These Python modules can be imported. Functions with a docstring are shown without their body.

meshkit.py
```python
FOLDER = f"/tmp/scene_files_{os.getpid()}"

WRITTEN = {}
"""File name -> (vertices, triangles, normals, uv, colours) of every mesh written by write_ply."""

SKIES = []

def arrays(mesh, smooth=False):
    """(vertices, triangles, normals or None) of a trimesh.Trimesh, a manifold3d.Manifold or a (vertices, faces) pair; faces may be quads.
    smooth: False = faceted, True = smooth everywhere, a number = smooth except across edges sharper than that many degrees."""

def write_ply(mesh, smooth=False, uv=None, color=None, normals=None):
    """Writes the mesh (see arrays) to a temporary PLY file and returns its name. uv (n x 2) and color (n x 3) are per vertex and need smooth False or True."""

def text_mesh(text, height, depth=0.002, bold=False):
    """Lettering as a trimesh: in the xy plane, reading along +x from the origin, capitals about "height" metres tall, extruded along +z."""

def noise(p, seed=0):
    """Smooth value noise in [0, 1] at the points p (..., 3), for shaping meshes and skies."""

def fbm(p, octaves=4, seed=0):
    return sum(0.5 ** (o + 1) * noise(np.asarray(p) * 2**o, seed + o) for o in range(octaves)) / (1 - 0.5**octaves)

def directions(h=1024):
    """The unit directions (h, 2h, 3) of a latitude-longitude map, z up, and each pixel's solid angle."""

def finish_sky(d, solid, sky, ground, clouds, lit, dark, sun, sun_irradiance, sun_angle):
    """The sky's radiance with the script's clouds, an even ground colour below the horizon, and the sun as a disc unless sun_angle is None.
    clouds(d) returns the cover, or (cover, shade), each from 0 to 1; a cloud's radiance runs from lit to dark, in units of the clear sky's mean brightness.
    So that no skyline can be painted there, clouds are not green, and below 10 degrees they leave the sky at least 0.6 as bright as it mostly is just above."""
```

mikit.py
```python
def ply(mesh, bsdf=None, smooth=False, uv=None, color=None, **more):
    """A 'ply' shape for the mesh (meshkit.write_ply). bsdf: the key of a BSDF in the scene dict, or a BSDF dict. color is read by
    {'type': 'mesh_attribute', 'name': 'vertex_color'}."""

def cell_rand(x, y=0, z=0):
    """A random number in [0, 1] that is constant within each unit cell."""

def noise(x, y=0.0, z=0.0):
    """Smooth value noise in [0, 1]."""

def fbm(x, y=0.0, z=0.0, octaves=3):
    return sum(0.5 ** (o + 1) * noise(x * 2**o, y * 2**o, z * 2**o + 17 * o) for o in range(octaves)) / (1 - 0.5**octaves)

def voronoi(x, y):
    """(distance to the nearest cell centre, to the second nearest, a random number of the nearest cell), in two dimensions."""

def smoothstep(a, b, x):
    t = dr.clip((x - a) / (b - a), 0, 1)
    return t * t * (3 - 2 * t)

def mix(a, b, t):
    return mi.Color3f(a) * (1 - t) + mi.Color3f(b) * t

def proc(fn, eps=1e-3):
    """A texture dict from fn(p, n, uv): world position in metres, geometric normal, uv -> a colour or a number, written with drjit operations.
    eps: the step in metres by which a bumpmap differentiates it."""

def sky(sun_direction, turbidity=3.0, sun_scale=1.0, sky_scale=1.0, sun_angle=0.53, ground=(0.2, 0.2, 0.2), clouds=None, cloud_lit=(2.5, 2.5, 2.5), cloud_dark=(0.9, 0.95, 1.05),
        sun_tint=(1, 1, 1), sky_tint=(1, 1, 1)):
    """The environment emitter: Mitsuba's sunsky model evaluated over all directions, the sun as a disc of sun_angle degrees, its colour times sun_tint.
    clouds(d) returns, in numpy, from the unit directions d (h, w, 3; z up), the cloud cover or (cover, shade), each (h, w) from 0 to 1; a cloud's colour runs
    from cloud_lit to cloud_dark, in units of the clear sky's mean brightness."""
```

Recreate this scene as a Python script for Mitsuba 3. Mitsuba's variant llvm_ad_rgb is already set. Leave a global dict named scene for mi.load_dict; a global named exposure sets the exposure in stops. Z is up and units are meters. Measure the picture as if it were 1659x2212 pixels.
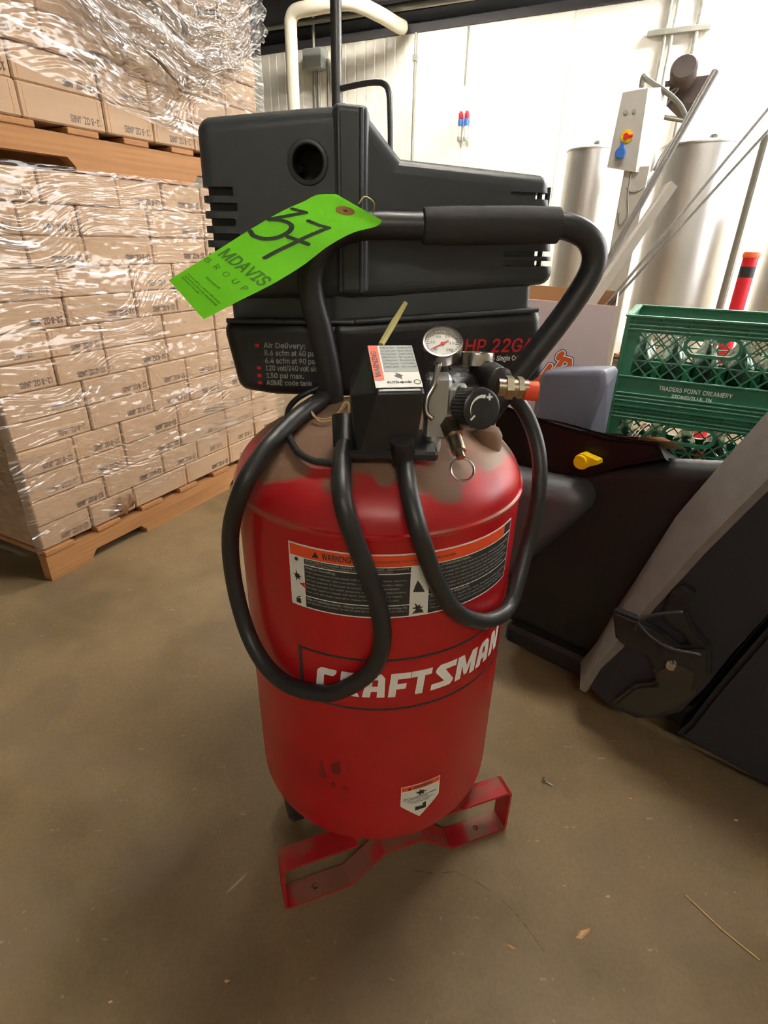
import math, random
import numpy as np, trimesh, manifold3d
import mitsuba as mi, drjit as dr
import mikit, meshkit
from mikit import ply, proc, noise, fbm, voronoi, smoothstep, mix, cell_rand
from shapely.geometry import Polygon, box as sbox, Point, LineString
from shapely.ops import unary_union
T = mi.ScalarTransform4f
random.seed(7); rng = np.random.RandomState(7)
V = lambda *a: np.array(a, float)
scene, labels = {}, {}

# ---------------------------------------------------------------- camera, light, exposure
EYE = [0, 0, 1.0]
FWD, UP = [0.0207 * -0.44383 + 0.0, 0.89611, -0.44384], [0.01853 + 0.0, 0.44375, 0.89591]
R_CAM = np.array([[0.99978631, 0.02067227, 0], [0.00917519, -0.44374573, 0.89610577], [0.01852454, -0.89591427, -0.44384057]])
fwd, down = R_CAM @ V(0, 0, 1), R_CAM @ V(0, 1, 0)
scene['camera'] = {'type': 'perspective', 'fov_axis': 'x', 'fov': math.degrees(2 * math.atan(829.5 / 1186.0)), 'near_clip': 0.02, 'far_clip': 100,
                   'to_world': T().look_at(origin=EYE, target=(V(*EYE) + fwd).tolist(), up=(-down).tolist())}
exposure = 1.9
SKY = 22.0          # overcast daylight through the unseen opening in the right wall
LAMP_NEAR, LAMP_REAR, LAMP_WALL = 15.0, 7.0, 68.0  # strengths of lamps out of view, set to light floor, front faces and wall
scene['sky'] = mikit.sky([0.3, -0.5, 0.8], sun_scale=0.0, sky_scale=0.0001 + SKY * 1.0, clouds=lambda d: np.ones(d.shape[:2]), cloud_lit=(1, 1, 1.0), ground=(0.35, 0.35, 0.34))

# ---------------------------------------------------------------- frames
YAW = math.radians(26.45)
E1 = V(math.sin(YAW), math.cos(YAW), 0)          # along the side of the pallets, away from the camera
N1 = V(math.cos(YAW), -math.sin(YAW), 0)         # along the back wall, to the right
ROOM = np.eye(4); ROOM[:3, 0], ROOM[:3, 1] = N1, E1     # local x = n, y = e
AX = V(-0.009, 0.745, 0)                         # axis of the tank
U, B = V(.936, .353, 0), V(-.353, .936, 0)       # along the foot straps, to the back
COMP = np.eye(4); COMP[:3, 0], COMP[:3, 1], COMP[:3, 3] = U, B, AX
TS, MS = V(.7756, -.6313, 0), V(.6313, .7756, 0)
MACH = np.eye(4); MACH[:3, 0], MACH[:3, 1], MACH[:3, 3] = TS, MS, V(.5018, .9205, 0)   # local x = along, y = depth

# ---------------------------------------------------------------- helpers
def tm(v, f): return trimesh.Trimesh(np.asarray(v, float), np.asarray(f, int), process=False)
def cat(*ms): return trimesh.util.concatenate([m for m in ms if m is not None])
def xf(mesh, M):
    m = mesh.copy(); m.apply_transform(M); return m
def mv(mesh, x=0, y=0, z=0): return xf(mesh, trimesh.transformations.translation_matrix([x, y, z]))
def rot(mesh, deg, axis, at=(0, 0, 0)): return xf(mesh, trimesh.transformations.rotation_matrix(math.radians(deg), axis, at))
def hull(pts): return trimesh.convex.convex_hull(np.asarray(pts, float))
def cbox(sx, sy, sz, c=0.002, at=(0, 0, 0)):
    p = []
    for x in (-1, 1):
        for y in (-1, 1):
            for z in (-1, 1):
                h = V(x * sx / 2, y * sy / 2, z * sz / 2)
                for k in range(3):
                    q = h - c * V(x, y, z); q[k] = h[k]; p.append(q)
    m = hull(p); m.apply_translation(at); return m
def bxx(x0, x1, y0, y1, z0, z1, c=0.002): return cbox(abs(x1 - x0), abs(y1 - y0), abs(z1 - z0), min(c, abs(x1 - x0) / 3, abs(y1 - y0) / 3, abs(z1 - z0) / 3), ((x0 + x1) / 2, (y0 + y1) / 2, (z0 + z1) / 2))
def ball(p, r, n=2):
    m = trimesh.creation.icosphere(subdivisions=n, radius=r); m.apply_translation(p); return m
def sph_hull(pts, r, n=2):
    s = trimesh.creation.icosphere(subdivisions=n, radius=1.0).vertices
    rr = np.broadcast_to(r, (len(pts),))
    return hull(np.vstack([V(*p) + s * q for p, q in zip(pts, rr)]))
def man(m):
    m = m.copy(); m.merge_vertices()
    return manifold3d.Manifold(manifold3d.Mesh(np.asarray(m.vertices, np.float32), np.asarray(m.faces, np.uint32)))
def unman(x):
    q = x.to_mesh(); return tm(q.vert_properties[:, :3], q.tri_verts)
def union(*ms):
    out = man(ms[0])
    for m in ms[1:]: out = out + man(m)
    return unman(out)
def cut(a, *bs):
    out = man(a)
    for m in bs: out = out - man(m)
    return unman(out)
def smooth_path(p, n=8):
    p = np.asarray(p, float); q = np.vstack([2 * p[0] - p[1], p, 2 * p[-1] - p[-2]]); out = []
    for i in range(1, len(q) - 2):
        for t in np.linspace(0, 1, n, endpoint=False):
            a, b, c, d = q[i - 1:i + 3]
            out.append(.5 * ((2 * b) + (-a + c) * t + (2 * a - 5 * b + 4 * c - d) * t * t + (-a + 3 * b - 3 * c + d) * t ** 3))
    return np.array(out + [p[-1]])
def tube(p, r, sides=12, cap=True):
    p = np.asarray(p, float); n = len(p); r = np.broadcast_to(r, (n,))
    t = np.gradient(p, axis=0); t /= np.linalg.norm(t, axis=1, keepdims=True) + 1e-12
    a = np.cross(t[0], [0, 0, 1.0] if abs(t[0][2]) < .9 else [1.0, 0, 0]); a /= np.linalg.norm(a)
    v = []; ang = np.arange(sides) * 2 * np.pi / sides
    for i in range(n):
        a = a - t[i] * (a @ t[i]); a /= np.linalg.norm(a); b = np.cross(t[i], a)
        v.append(p[i] + r[i] * (np.cos(ang)[:, None] * a + np.sin(ang)[:, None] * b))
    v = np.vstack(v); f = []
    for i in range(n - 1):
        for j in range(sides):
            k = (j + 1) % sides
            f += [[i * sides + j, i * sides + k, (i + 1) * sides + k], [i * sides + j, (i + 1) * sides + k, (i + 1) * sides + j]]
    if cap:
        v = np.vstack([v, p[:1], p[-1:]]); m = n * sides
        for j in range(sides):
            k = (j + 1) % sides
            f += [[m, k, j], [m + 1, (n - 1) * sides + j, (n - 1) * sides + k]]
    return tm(v, f)
def rod(a, b, r, sides=12): return tube([a, V(*a) * .5 + V(*b) * .5, b], r, sides)
def lathe(prof, sides=32, at=(0, 0, 0), axis=None):
    m = trimesh.creation.revolve(np.asarray(prof, float), sections=sides)
    if axis is not None: m.apply_transform(trimesh.geometry.align_vectors([0, 0, 1], V(*axis) / np.linalg.norm(axis)))
    m.apply_translation(at); return m
def extr(poly, d):
    ps = poly if isinstance(poly, (list, tuple)) and not isinstance(poly[0], (tuple, list)) else [poly]
    out = []
    for p in ps:
        p = p if hasattr(p, 'geoms') or hasattr(p, 'exterior') else Polygon(p)
        for g in getattr(p, 'geoms', [p]):
            if g.area > 1e-9: out.append(trimesh.creation.extrude_polygon(g, d, engine='earcut'))
    return trimesh.util.concatenate(out)
XZ = np.array([[1, 0, 0, 0], [0, 0, 1, 0], [0, 1, 0, 0], [0, 0, 0, 1.0]])     # (x, y, extrude) -> (x, depth y, z)
def extr_xz(poly, y0, y1):
    m = extr(poly, y1 - y0); m.apply_transform(XZ); m.invert(); m.apply_translation([0, y0, 0]); return m
def text(s, hgt, depth=.0004, bold=False, width=None, slant=0.0, center=False):
    m = meshkit.text_mesh(s, hgt, depth, bold)
    if width: m.vertices[:, 0] *= width / max(m.vertices[:, 0].max(), 1e-6)
    if slant: m.vertices[:, 0] += slant * m.vertices[:, 1]
    if center: m.vertices[:, 0] -= m.vertices[:, 0].max() / 2
    return m
def rect2(x0, x1, y0, y1, d=.0003, step=None):
    if step:
        n = max(1, int(math.ceil((x1 - x0) / step))); ms = []
        e = np.linspace(x0, x1, n + 1)
        return cat(*[rect2(e[i], e[i + 1], y0, y1, d) for i in range(n)])
    m = trimesh.creation.box((x1 - x0, y1 - y0, d)); m.apply_translation(((x0 + x1) / 2, (y0 + y1) / 2, d / 2)); return m
def on_cyl(mesh, phi0, z0, R=.203, off=0.0, fine=.012):
    """wrap a flat mesh (x right, y up, z out) round the tank; x = 0, y = 0 lands at angle phi0 and height z0"""
    v, f = trimesh.remesh.subdivide_to_size(mesh.vertices, mesh.faces, fine, max_iter=12)
    ph = math.radians(phi0) + v[:, 0] / R; r = R + off + v[:, 2]
    return tm(np.stack([AX[0] + r * np.sin(ph), AX[1] - r * np.cos(ph), z0 + v[:, 1]], 1), f)
used = {}
def name_of(parent, nm):
    k = f'{parent}__{nm}' if parent else nm
    n = used.get(k, 0); used[k] = n + 1
    return k if n == 0 else f'{k}_{n:03d}'
def add(parent, nm, mesh, mat, smooth=30, M=None, label=None, **more):
    k = name_of(parent, nm)
    if M is not None: mesh = xf(mesh, M)
    scene[k] = ply(mesh, mat, smooth, **more)
    if label: labels[k] = {'label': label}
    return k
def thing(nm, label, cat_, group=None):
    k = name_of('', nm); labels[k] = {'label': label, 'category': cat_}
    if group: labels[k]['group'] = group
    return k
def single(nm, mesh, mat, label, cat_, group=None, smooth=30, M=None):
    k = add('', nm, mesh, mat, smooth, M); labels[k] = {'label': label, 'category': cat_}
    if group: labels[k]['group'] = group
    return k
def structure(nm, mesh, mat, label, smooth=False, M=None):
    k = add('', nm, mesh, mat, smooth, M); labels[k] = {'label': label, 'kind': 'structure'}; return k

# ---------------------------------------------------------------- materials
def pr(key, color, rough=.5, bump=None, bscale=1.0, two=False, **kw):
    c = {'type': 'rgb', 'value': list(color)} if isinstance(color, (tuple, list)) else color
    b = {'type': 'principled', 'base_color': c, 'roughness': rough, **kw}
    if bump is not None: b = {'type': 'bumpmap', 'arbitrary': bump, 'scale': bscale, 'bsdf': b}
    scene[key] = {'type': 'twosided', 'bsdf': b}
    return key
def srgb(r, g, b):
    f = lambda c: ((c / 255 + .055) / 1.055) ** 2.4 if c > 10 else c / 255 / 12.92
    return (f(r), f(g), f(b))

def floor_col(p, n, uv):
    a = fbm(p.x * 2.3, p.y * 2.3, 0.0, 4); b = fbm(p.x * 9 + 5, p.y * 9, 3.0, 3); c = noise(p.x * 260, p.y * 260, 1.0)
    blot = smoothstep(.56, .72, fbm(p.x * 5 + 11, p.y * 5 + 3, 7.0, 3))
    vd, _, vr = voronoi(p.x * 22 + .6 * noise(p.x * 90, p.y * 90, 4.0), p.y * 22)
    fleck = smoothstep(.07, .02, vd) * dr.select(vr > .72, 1.0, 0.0)
    col = mix(srgb(101, 85, 60), srgb(127, 108, 79), smoothstep(.3, .7, a * .65 + b * .35))
    col = col * (.93 + .14 * c)
    col = mix(col, srgb(104, 90, 76), blot * .32)
    pts = [(.063, .591), (.103, .586), (.141, .590), (.175, .573), (.211, .548), (.237, .520), (.253, .493), (.266, .471)]      # hairline crack
    d = mi.Float(9.0)
    for (ax_, ay_), (bx_, by_) in zip(pts[:-1], pts[1:]):
        ux, uy = bx_ - ax_, by_ - ay_
        t = dr.clip(((p.x - ax_) * ux + (p.y - ay_) * uy) / (ux * ux + uy * uy), 0, 1)
        d = dr.minimum(d, dr.sqrt(dr.square(p.x - ax_ - t * ux) + dr.square(p.y - ay_ - t * uy)))
    col = mix(col, srgb(74, 64, 50), smoothstep(.0022, .0004, d + .0015 * noise(p.x * 150, p.y * 150, 2.0)) * .75)
    sx = dr.abs((p.x + .241) * .77 - (p.y - .563) * .64); sl = dr.abs((p.x + .241) * .64 + (p.y - .563) * .77)     # pale scrape
    col = mix(col, srgb(196, 184, 160), smoothstep(.004, .0, sx) * smoothstep(.026, .008, sl) * .5)
    return mix(col, srgb(190, 176, 150), fleck * .25)
pr('mat_floor', proc(floor_col), .55, specular=.35)
pr('mat_wall', srgb(244, 241, 228), .45)
pr('mat_wall_dark', (.012, .013, .013), .8)
pr('mat_shell', srgb(150, 146, 136), .8)
pr('mat_ceiling', (.022, .024, .026), .85)
pr('mat_steelwork', (.035, .033, .036), .7)
pr('mat_black', (.012, .012, .013), .35)
pr('mat_rubber', (.018, .018, .018), .42, specular=.4)
pr('mat_grip', (.024, .023, .022), .8)
pr('mat_metal_black', (.016, .016, .017), .42)
pr('mat_chrome', (.62, .58, .52), .22, metallic=1.0)
pr('mat_brass', (.42, .36, .25), .38, metallic=1.0)
pr('mat_alu', (.55, .55, .54), .45, metallic=.9)
pr('mat_orange', srgb(235, 82, 40), .5)
pr('mat_white', srgb(228, 226, 216), .5)
pr('mat_print_dark', (.022, .02, .02), .55)
pr('mat_print_white', srgb(244, 242, 236), .5)
pr('mat_print_grey', srgb(150, 148, 142), .5)
pr('mat_print_red', srgb(205, 34, 40), .5)
pr('mat_tag', (.24, .95, .02), .55, specular=.3)
pr('mat_tag_ink', srgb(78, 140, 30), .6)
pr('mat_marker', srgb(20, 44, 18), .5)
pr('mat_tag_eye', srgb(150, 110, 50), .7)
pr('mat_zip', srgb(186, 174, 100), .5)
def tank_col(p, n, uv):
    red = mi.Color3f(srgb(172, 22, 28)) * (.9 + .2 * fbm(p.x * 14, p.y * 14, p.z * 14, 2))
    k = smoothstep(.70, .775, p.z)
    wig = fbm(p.x * 13 + 3, p.y * 13, p.z * 13 + 5, 3)
    edge = smoothstep(.50, .60, wig + (k - .55) * .62)
    wipe = smoothstep(.52, .66, fbm(p.x * 9 + 31, p.y * 9 + 2, p.z * 22, 3)) * smoothstep(.785, .765, p.z)
    dust = dr.clip((edge * .86 + k * .1) * (1 - .75 * wipe), 0, .92)
    foot = smoothstep(.155, .11, p.z) * smoothstep(.35, .6, wig) * .35
    ring = smoothstep(.006, .001, dr.abs(p.z - .7)) * smoothstep(.4, .6, wig) * .5
    sx = smoothstep(.62, .7, noise(p.x * 120, p.y * 60, p.z * 45)) * smoothstep(.03, .012, dr.abs(p.x + .067)) * smoothstep(.04, .02, dr.abs(p.z - .3)) * dr.select(p.y < .745, 1.0, 0.0)
    c = mix(red, srgb(116, 96, 75), dr.clip(dust + foot + ring, 0, 1))
    return mix(c, (.02, .01, .01), sx * .7)
pr('mat_tank', proc(tank_col), proc(lambda p, n, uv: .3 + .45 * smoothstep(.71, .77, p.z)), specular=.5)
def strap_col(p, n, uv):
    k = smoothstep(.42, .6, fbm(p.x * 16, p.y * 16, p.z * 16, 3)) * smoothstep(.55, .8, dr.abs(n.z))
    return mix(srgb(165, 30, 34), srgb(122, 96, 76), k * .8)
pr('mat_strap', proc(strap_col), .45)
def cover_col(p, n, uv):
    d = smoothstep(.55, .95, n.z) * smoothstep(.35, .65, fbm(p.x * 30, p.y * 30, p.z * 30, 3))
    return mix((.043, .049, .054), (.12, .11, .09), d * .55)  # base grey is lifted to stand for haze over the cover
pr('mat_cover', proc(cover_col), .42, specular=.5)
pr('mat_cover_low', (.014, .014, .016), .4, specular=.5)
pr('mat_cavity', (.008, .009, .009), .6)
def card_col(p, n, uv):
    a = fbm(p.x * 5, p.y * 5, p.z * 9, 3); st = noise(p.x * 6, p.y * 6, p.z * 400)
    return mix(srgb(160, 132, 105), srgb(178, 150, 122), a) * (.96 + .08 * st)
pr('mat_card', proc(card_col), .7, specular=.25)
pr('mat_card_b', srgb(176, 136, 100), .7, specular=.25)
pr('mat_ink_card', srgb(62, 52, 54), .7)
def wood_col(p, n, uv):
    g = noise(p.x * 5, p.y * 5, p.z * 130) * .6 + noise(p.x * 2, p.y * 2, p.z * 40) * .4
    return mix(srgb(142, 99, 62), srgb(172, 125, 82), g)
pr('mat_wood', proc(wood_col), .7, specular=.2)
pr('mat_wood_old', srgb(132, 100, 74), .8, specular=.2)
def film_w(base, amp, fx):
    def fn(p, n, uv):
        s = p.x * E1[0] + p.y * E1[1]; c = p.x * N1[0] + p.y * N1[1]
        w = noise(s * 7, p.z * 190 + s * 20 + 3 * noise(s * 9, p.z * 9, 2.0), c * 20)
        w2 = fbm(s * 5, p.z * 6, 9.0, 3)
        return dr.clip(base + amp * smoothstep(.58, .95, w) * smoothstep(.3, .7, w2), 0, .9)
    return fn
def film_b(p, n, uv):
    s = p.x * E1[0] + p.y * E1[1]
    q = noise(s * 4, p.z * 5, 4.0)
    return noise(s * 10, p.z * 150 + s * 28 * (q - .35), 1.0) * .6 + noise(s * 45, p.z * 90, 3.0) * .5
def film(key, wfn, bfn, scale, rough):
    scene[key] = {'type': 'blendbsdf', 'weight': proc(wfn), 'a': {'type': 'null'},
                  'b': {'type': 'twosided', 'bsdf': {'type': 'bumpmap', 'arbitrary': proc(bfn, 5e-4), 'scale': scale,
                        'bsdf': {'type': 'principled', 'base_color': {'type': 'rgb', 'value': [.8, .78, .75]}, 'metallic': .75, 'roughness': rough, 'specular': .9}}}}
film('mat_film', film_w(.09, .62, 1), film_b, .0048, .13)
def crum_b(p, n, uv):
    a, b = uv.x, uv.y
    q = fbm(a * 5, b * 5, 2.0, 2) * 3
    f = dr.abs(noise(a * 7 + q, b * 26 + q * 2, 2.0) - .5) + .6 * dr.abs(noise(a * 16 - q, b * 60 + a * 9, 5.0) - .5) + .3 * dr.abs(noise(a * 60 + b * 20, b * 90, 8.0) - .5)
    return f
def loose_w(p, n, uv):
    w = noise(uv.x * 9 + 3, uv.y * 70 + uv.x * 12, 1.0)
    return dr.clip(.36 + .5 * smoothstep(.45, .9, w), 0, .9)
film('mat_film_loose', loose_w, crum_b, .03, .2)
pr('mat_green', srgb(48, 110, 80), .42, specular=.5)
scene['mat_glass'] = {'type': 'dielectric', 'int_ior': 1.5, 'specular_transmittance': {'type': 'rgb', 'value': [.9, .95, .92]}}
scene['mat_lens'] = {'type': 'thindielectric', 'int_ior': 1.45}
def mach_rib(p, n, uv): return .5 + .5 * dr.sin(p.z * 1500.0)
pr('mat_mach', (.013, .014, .021), .55, proc(mach_rib, 3e-4), .00012, specular=.4)
pr('mat_mach_body', (.008, .008, .008), .55, specular=.4)
def mach_g(p, n, uv): return mix((.13, .125, .115), (.17, .165, .15), fbm(p.x * 40, p.y * 40, p.z * 40, 3))
pr('mat_mach_grey', proc(mach_g), .6)
pr('mat_mach_shoulder_lit', (.05, .05, .055), .5)  # paler grey stands for light falling on the dark body
pr('mat_plate', (.024, .023, .019), .32, specular=.5)
pr('mat_seat', srgb(92, 94, 108), .6)
pr('mat_gloss', (.006, .006, .006), .35, specular=.18)
pr('mat_yellow', srgb(238, 200, 10), .4)
pr('mat_paper', srgb(216, 212, 204), .5)
pr('mat_tankmetal', (.74, .72, .69), .38, metallic=.9)
pr('mat_pipe_cream', srgb(222, 214, 192), .5)
pr('mat_pipe_black', (.03, .03, .028), .4)
pr('mat_grey_box', srgb(150, 156, 152), .5)
pr('mat_conduit', srgb(140, 138, 128), .4, metallic=.5)
pr('mat_ctrl', srgb(200, 196, 188), .4, metallic=.35)
pr('mat_blue', srgb(50, 110, 200), .4)
pr('mat_red', srgb(214, 28, 44), .45)
pr('mat_motor', (.075, .052, .046), .6)
pr('mat_carton_white', srgb(222, 206, 208), .5)
pr('mat_carton_in', srgb(176, 132, 86), .7)
pr('mat_navy', srgb(40, 34, 84), .5)
pr('mat_orange_print', srgb(238, 104, 46), .5)
pr('mat_broom', srgb(112, 108, 102), .45)
pr('mat_broom_light', srgb(176, 168, 156), .5)
pr('mat_straw', srgb(196, 166, 112), .7)
pr('mat_chip', srgb(206, 160, 112), .7)
pr('mat_lamp_body', srgb(200, 200, 196), .5)

# ---------------------------------------------------------------- the room
WD = 6.0          # distance of the back wall along E1
NL, NR, EF = -6.0, 2.3, -3.2
structure('floor', bxx(NL, NR, EF, WD + .3, -.1, 0, .001), 'mat_floor', 'worn brown concrete floor with stains and flecks', M=ROOM)
CZ = 3.6
structure('ceiling', bxx(NL - .3, NR + .3, EF - .3, WD + .6, CZ, CZ + .1), 'mat_ceiling', 'dark warehouse ceiling with hanging pipes', M=ROOM)
structure('wall_left', bxx(NL - .2, NL, EF, WD + .3, 0, CZ), 'mat_shell', 'unseen left side wall of the warehouse, keeping the light in', M=ROOM)  # unseen walls here and behind the viewer keep the light in the room
structure('wall_front', bxx(NL, NR, EF - .2, EF, 0, CZ), 'mat_shell', 'unseen wall behind the viewer, keeping the light in', M=ROOM)
# unseen right wall; its wide opening is placed to light cartons and back wall
D0, D1, DZ, DS = 2.2, 5.6, 2.9, .95
structure('wall_right', cat(bxx(NR, NR + .2, EF, D0, 0, CZ), bxx(NR, NR + .2, D1, WD + .3, 0, CZ), bxx(NR, NR + .2, D0, D1, DZ, CZ), bxx(NR, NR + .2, D0, D1, 0, DS)), 'mat_shell', 'unseen right side wall with a wide opening placed to light the carton fronts', M=ROOM)
structure('ground', bxx(NR, NR + 12, EF - 6, WD + 8, -.12, -.02), 'mat_shell', 'unseen ground outside the opening in the right wall', M=ROOM)
# back wall: ribbed white panels, a dark bulkhead above them
wb = structure('wall_back', bxx(NL, NR, WD + .06, WD + .3, 0, 2.74), 'mat_wall', 'white insulated panel wall at the back', M=ROOM)
WTOP = 2.735
def wall_panel(w, ribs):
    prof = [(0, .016)]
    x = .012
    if ribs:
        pitch = .11
        while x + pitch < w:
            prof += [(x, .022), (x + pitch * .80, .022), (x + pitch * .83, .018), (x + pitch * .97, .018)]; x += pitch
    prof += [(x, .022), (w - .004, .022), (w, .016)]
    pl = Polygon(prof + [(w, -.02), (0, -.02)])
    m = trimesh.creation.extrude_polygon(pl, WTOP, engine='earcut')
    m.vertices[:, 1] *= -1; m.invert(); return m
edges = [-6.0, -5.1, -4.35, -3.72, -2.76, -2.235, -1.3, -.35, .6, 1.5, 2.3]
for i in range(len(edges) - 1):
    add(wb, 'panel', mv(wall_panel(edges[i + 1] - edges[i], edges[i + 1] < -2.7), edges[i], WD, 0), 'mat_wall', False, M=ROOM)
structure('wall_bulkhead', bxx(NL, NR, WD + .1, WD + .3, 2.74, CZ), 'mat_wall_dark', 'dark bulkhead above the white panel wall', M=ROOM)
structure('trim_1', bxx(NL, NR, WD - .03, WD + .1, WTOP, WTOP + .07), 'mat_steelwork', 'dark capping along the top of the white wall', M=ROOM)
joists = thing('ceiling_joists', 'dark open-web steel joists under the ceiling above the white wall', 'joist')
for i, e in enumerate((5.2, 4.3, 3.4, 2.5)):
    m = [bxx(NL, NR, e - .04, e + .04, 3.5, 3.56), bxx(NL, NR, e - .03, e + .03, 3.1, 3.14)]
    for k in range(34):
        x = NL + .1 + k * .24
        m.append(rod((x, e, 3.12), (x + .12, e, 3.52), .012, 6)); m.append(rod((x + .12, e, 3.52), (x + .24, e, 3.12), .012, 6))
    add(joists, 'joist', cat(*m), 'mat_steelwork', False, M=ROOM)

def unseen_ceiling_lamp(n, e, z, L, power, along_e, lab, col=(1, .93, .82)):  # every lamp hangs out of view; kind and place chosen for the light
    t = thing('unseen_ceiling_lamp', lab, 'lamp')
    M = ROOM @ trimesh.transformations.translation_matrix([n, e, z])
    if along_e: M = M @ trimesh.transformations.rotation_matrix(math.pi / 2, [0, 0, 1])
    pf = Polygon([(-.16, 0), (-.07, .07), (.07, .07), (.16, 0), (.155, -.004), (.07, .06), (-.07, .06), (-.155, -.004)])
    h = trimesh.creation.extrude_polygon(pf, L, engine='earcut')
    h.apply_transform(np.array([[0, 0, 1, -L / 2], [1, 0, 0, 0], [0, 1, 0, 0], [0, 0, 0, 1.0]]))
    add(t, 'housing', h, 'mat_lamp_body', False, M=M)
    for y in (-.07, .07):
        k = add(t, 'tube', tube([(-L / 2 + .02, y, .03), (0, y, .03), (L / 2 - .02, y, .03)], .019, 10), 'mat_white', True, M=M)
        scene[k]['emitter'] = {'type': 'area', 'radiance': {'type': 'rgb', 'value': [power * c for c in col]}}
    for x in (-L / 3, L / 3): add(t, 'hanger', rod((x, 0, .065), (x, 0, CZ - z), .005, 6), 'mat_steelwork', M=M)
unseen_ceiling_lamp(-.15, 1.45, 3.15, 1.2, LAMP_NEAR * 3.0, False, 'out-of-view fluorescent lamp over the compressor, placed to cast its floor shadow')
unseen_ceiling_lamp(1.3, -2.0, 2.95, 1.8, LAMP_REAR * 3.0, False, 'out-of-view fluorescent lamp behind the viewer, placed to light the facing sides')
unseen_ceiling_lamp(.75, 5.5, 3.15, 1.8, LAMP_WALL * 3.0, False, 'out-of-view fluorescent lamp placed to brighten the right end of the white wall', (1, .96, .88))
unseen_ceiling_lamp(-2.6, 4.75, 3.25, 1.2, LAMP_WALL * .8, False, 'out-of-view fluorescent lamp placed to brighten the middle of the white wall', (1, .94, .84))

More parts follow.
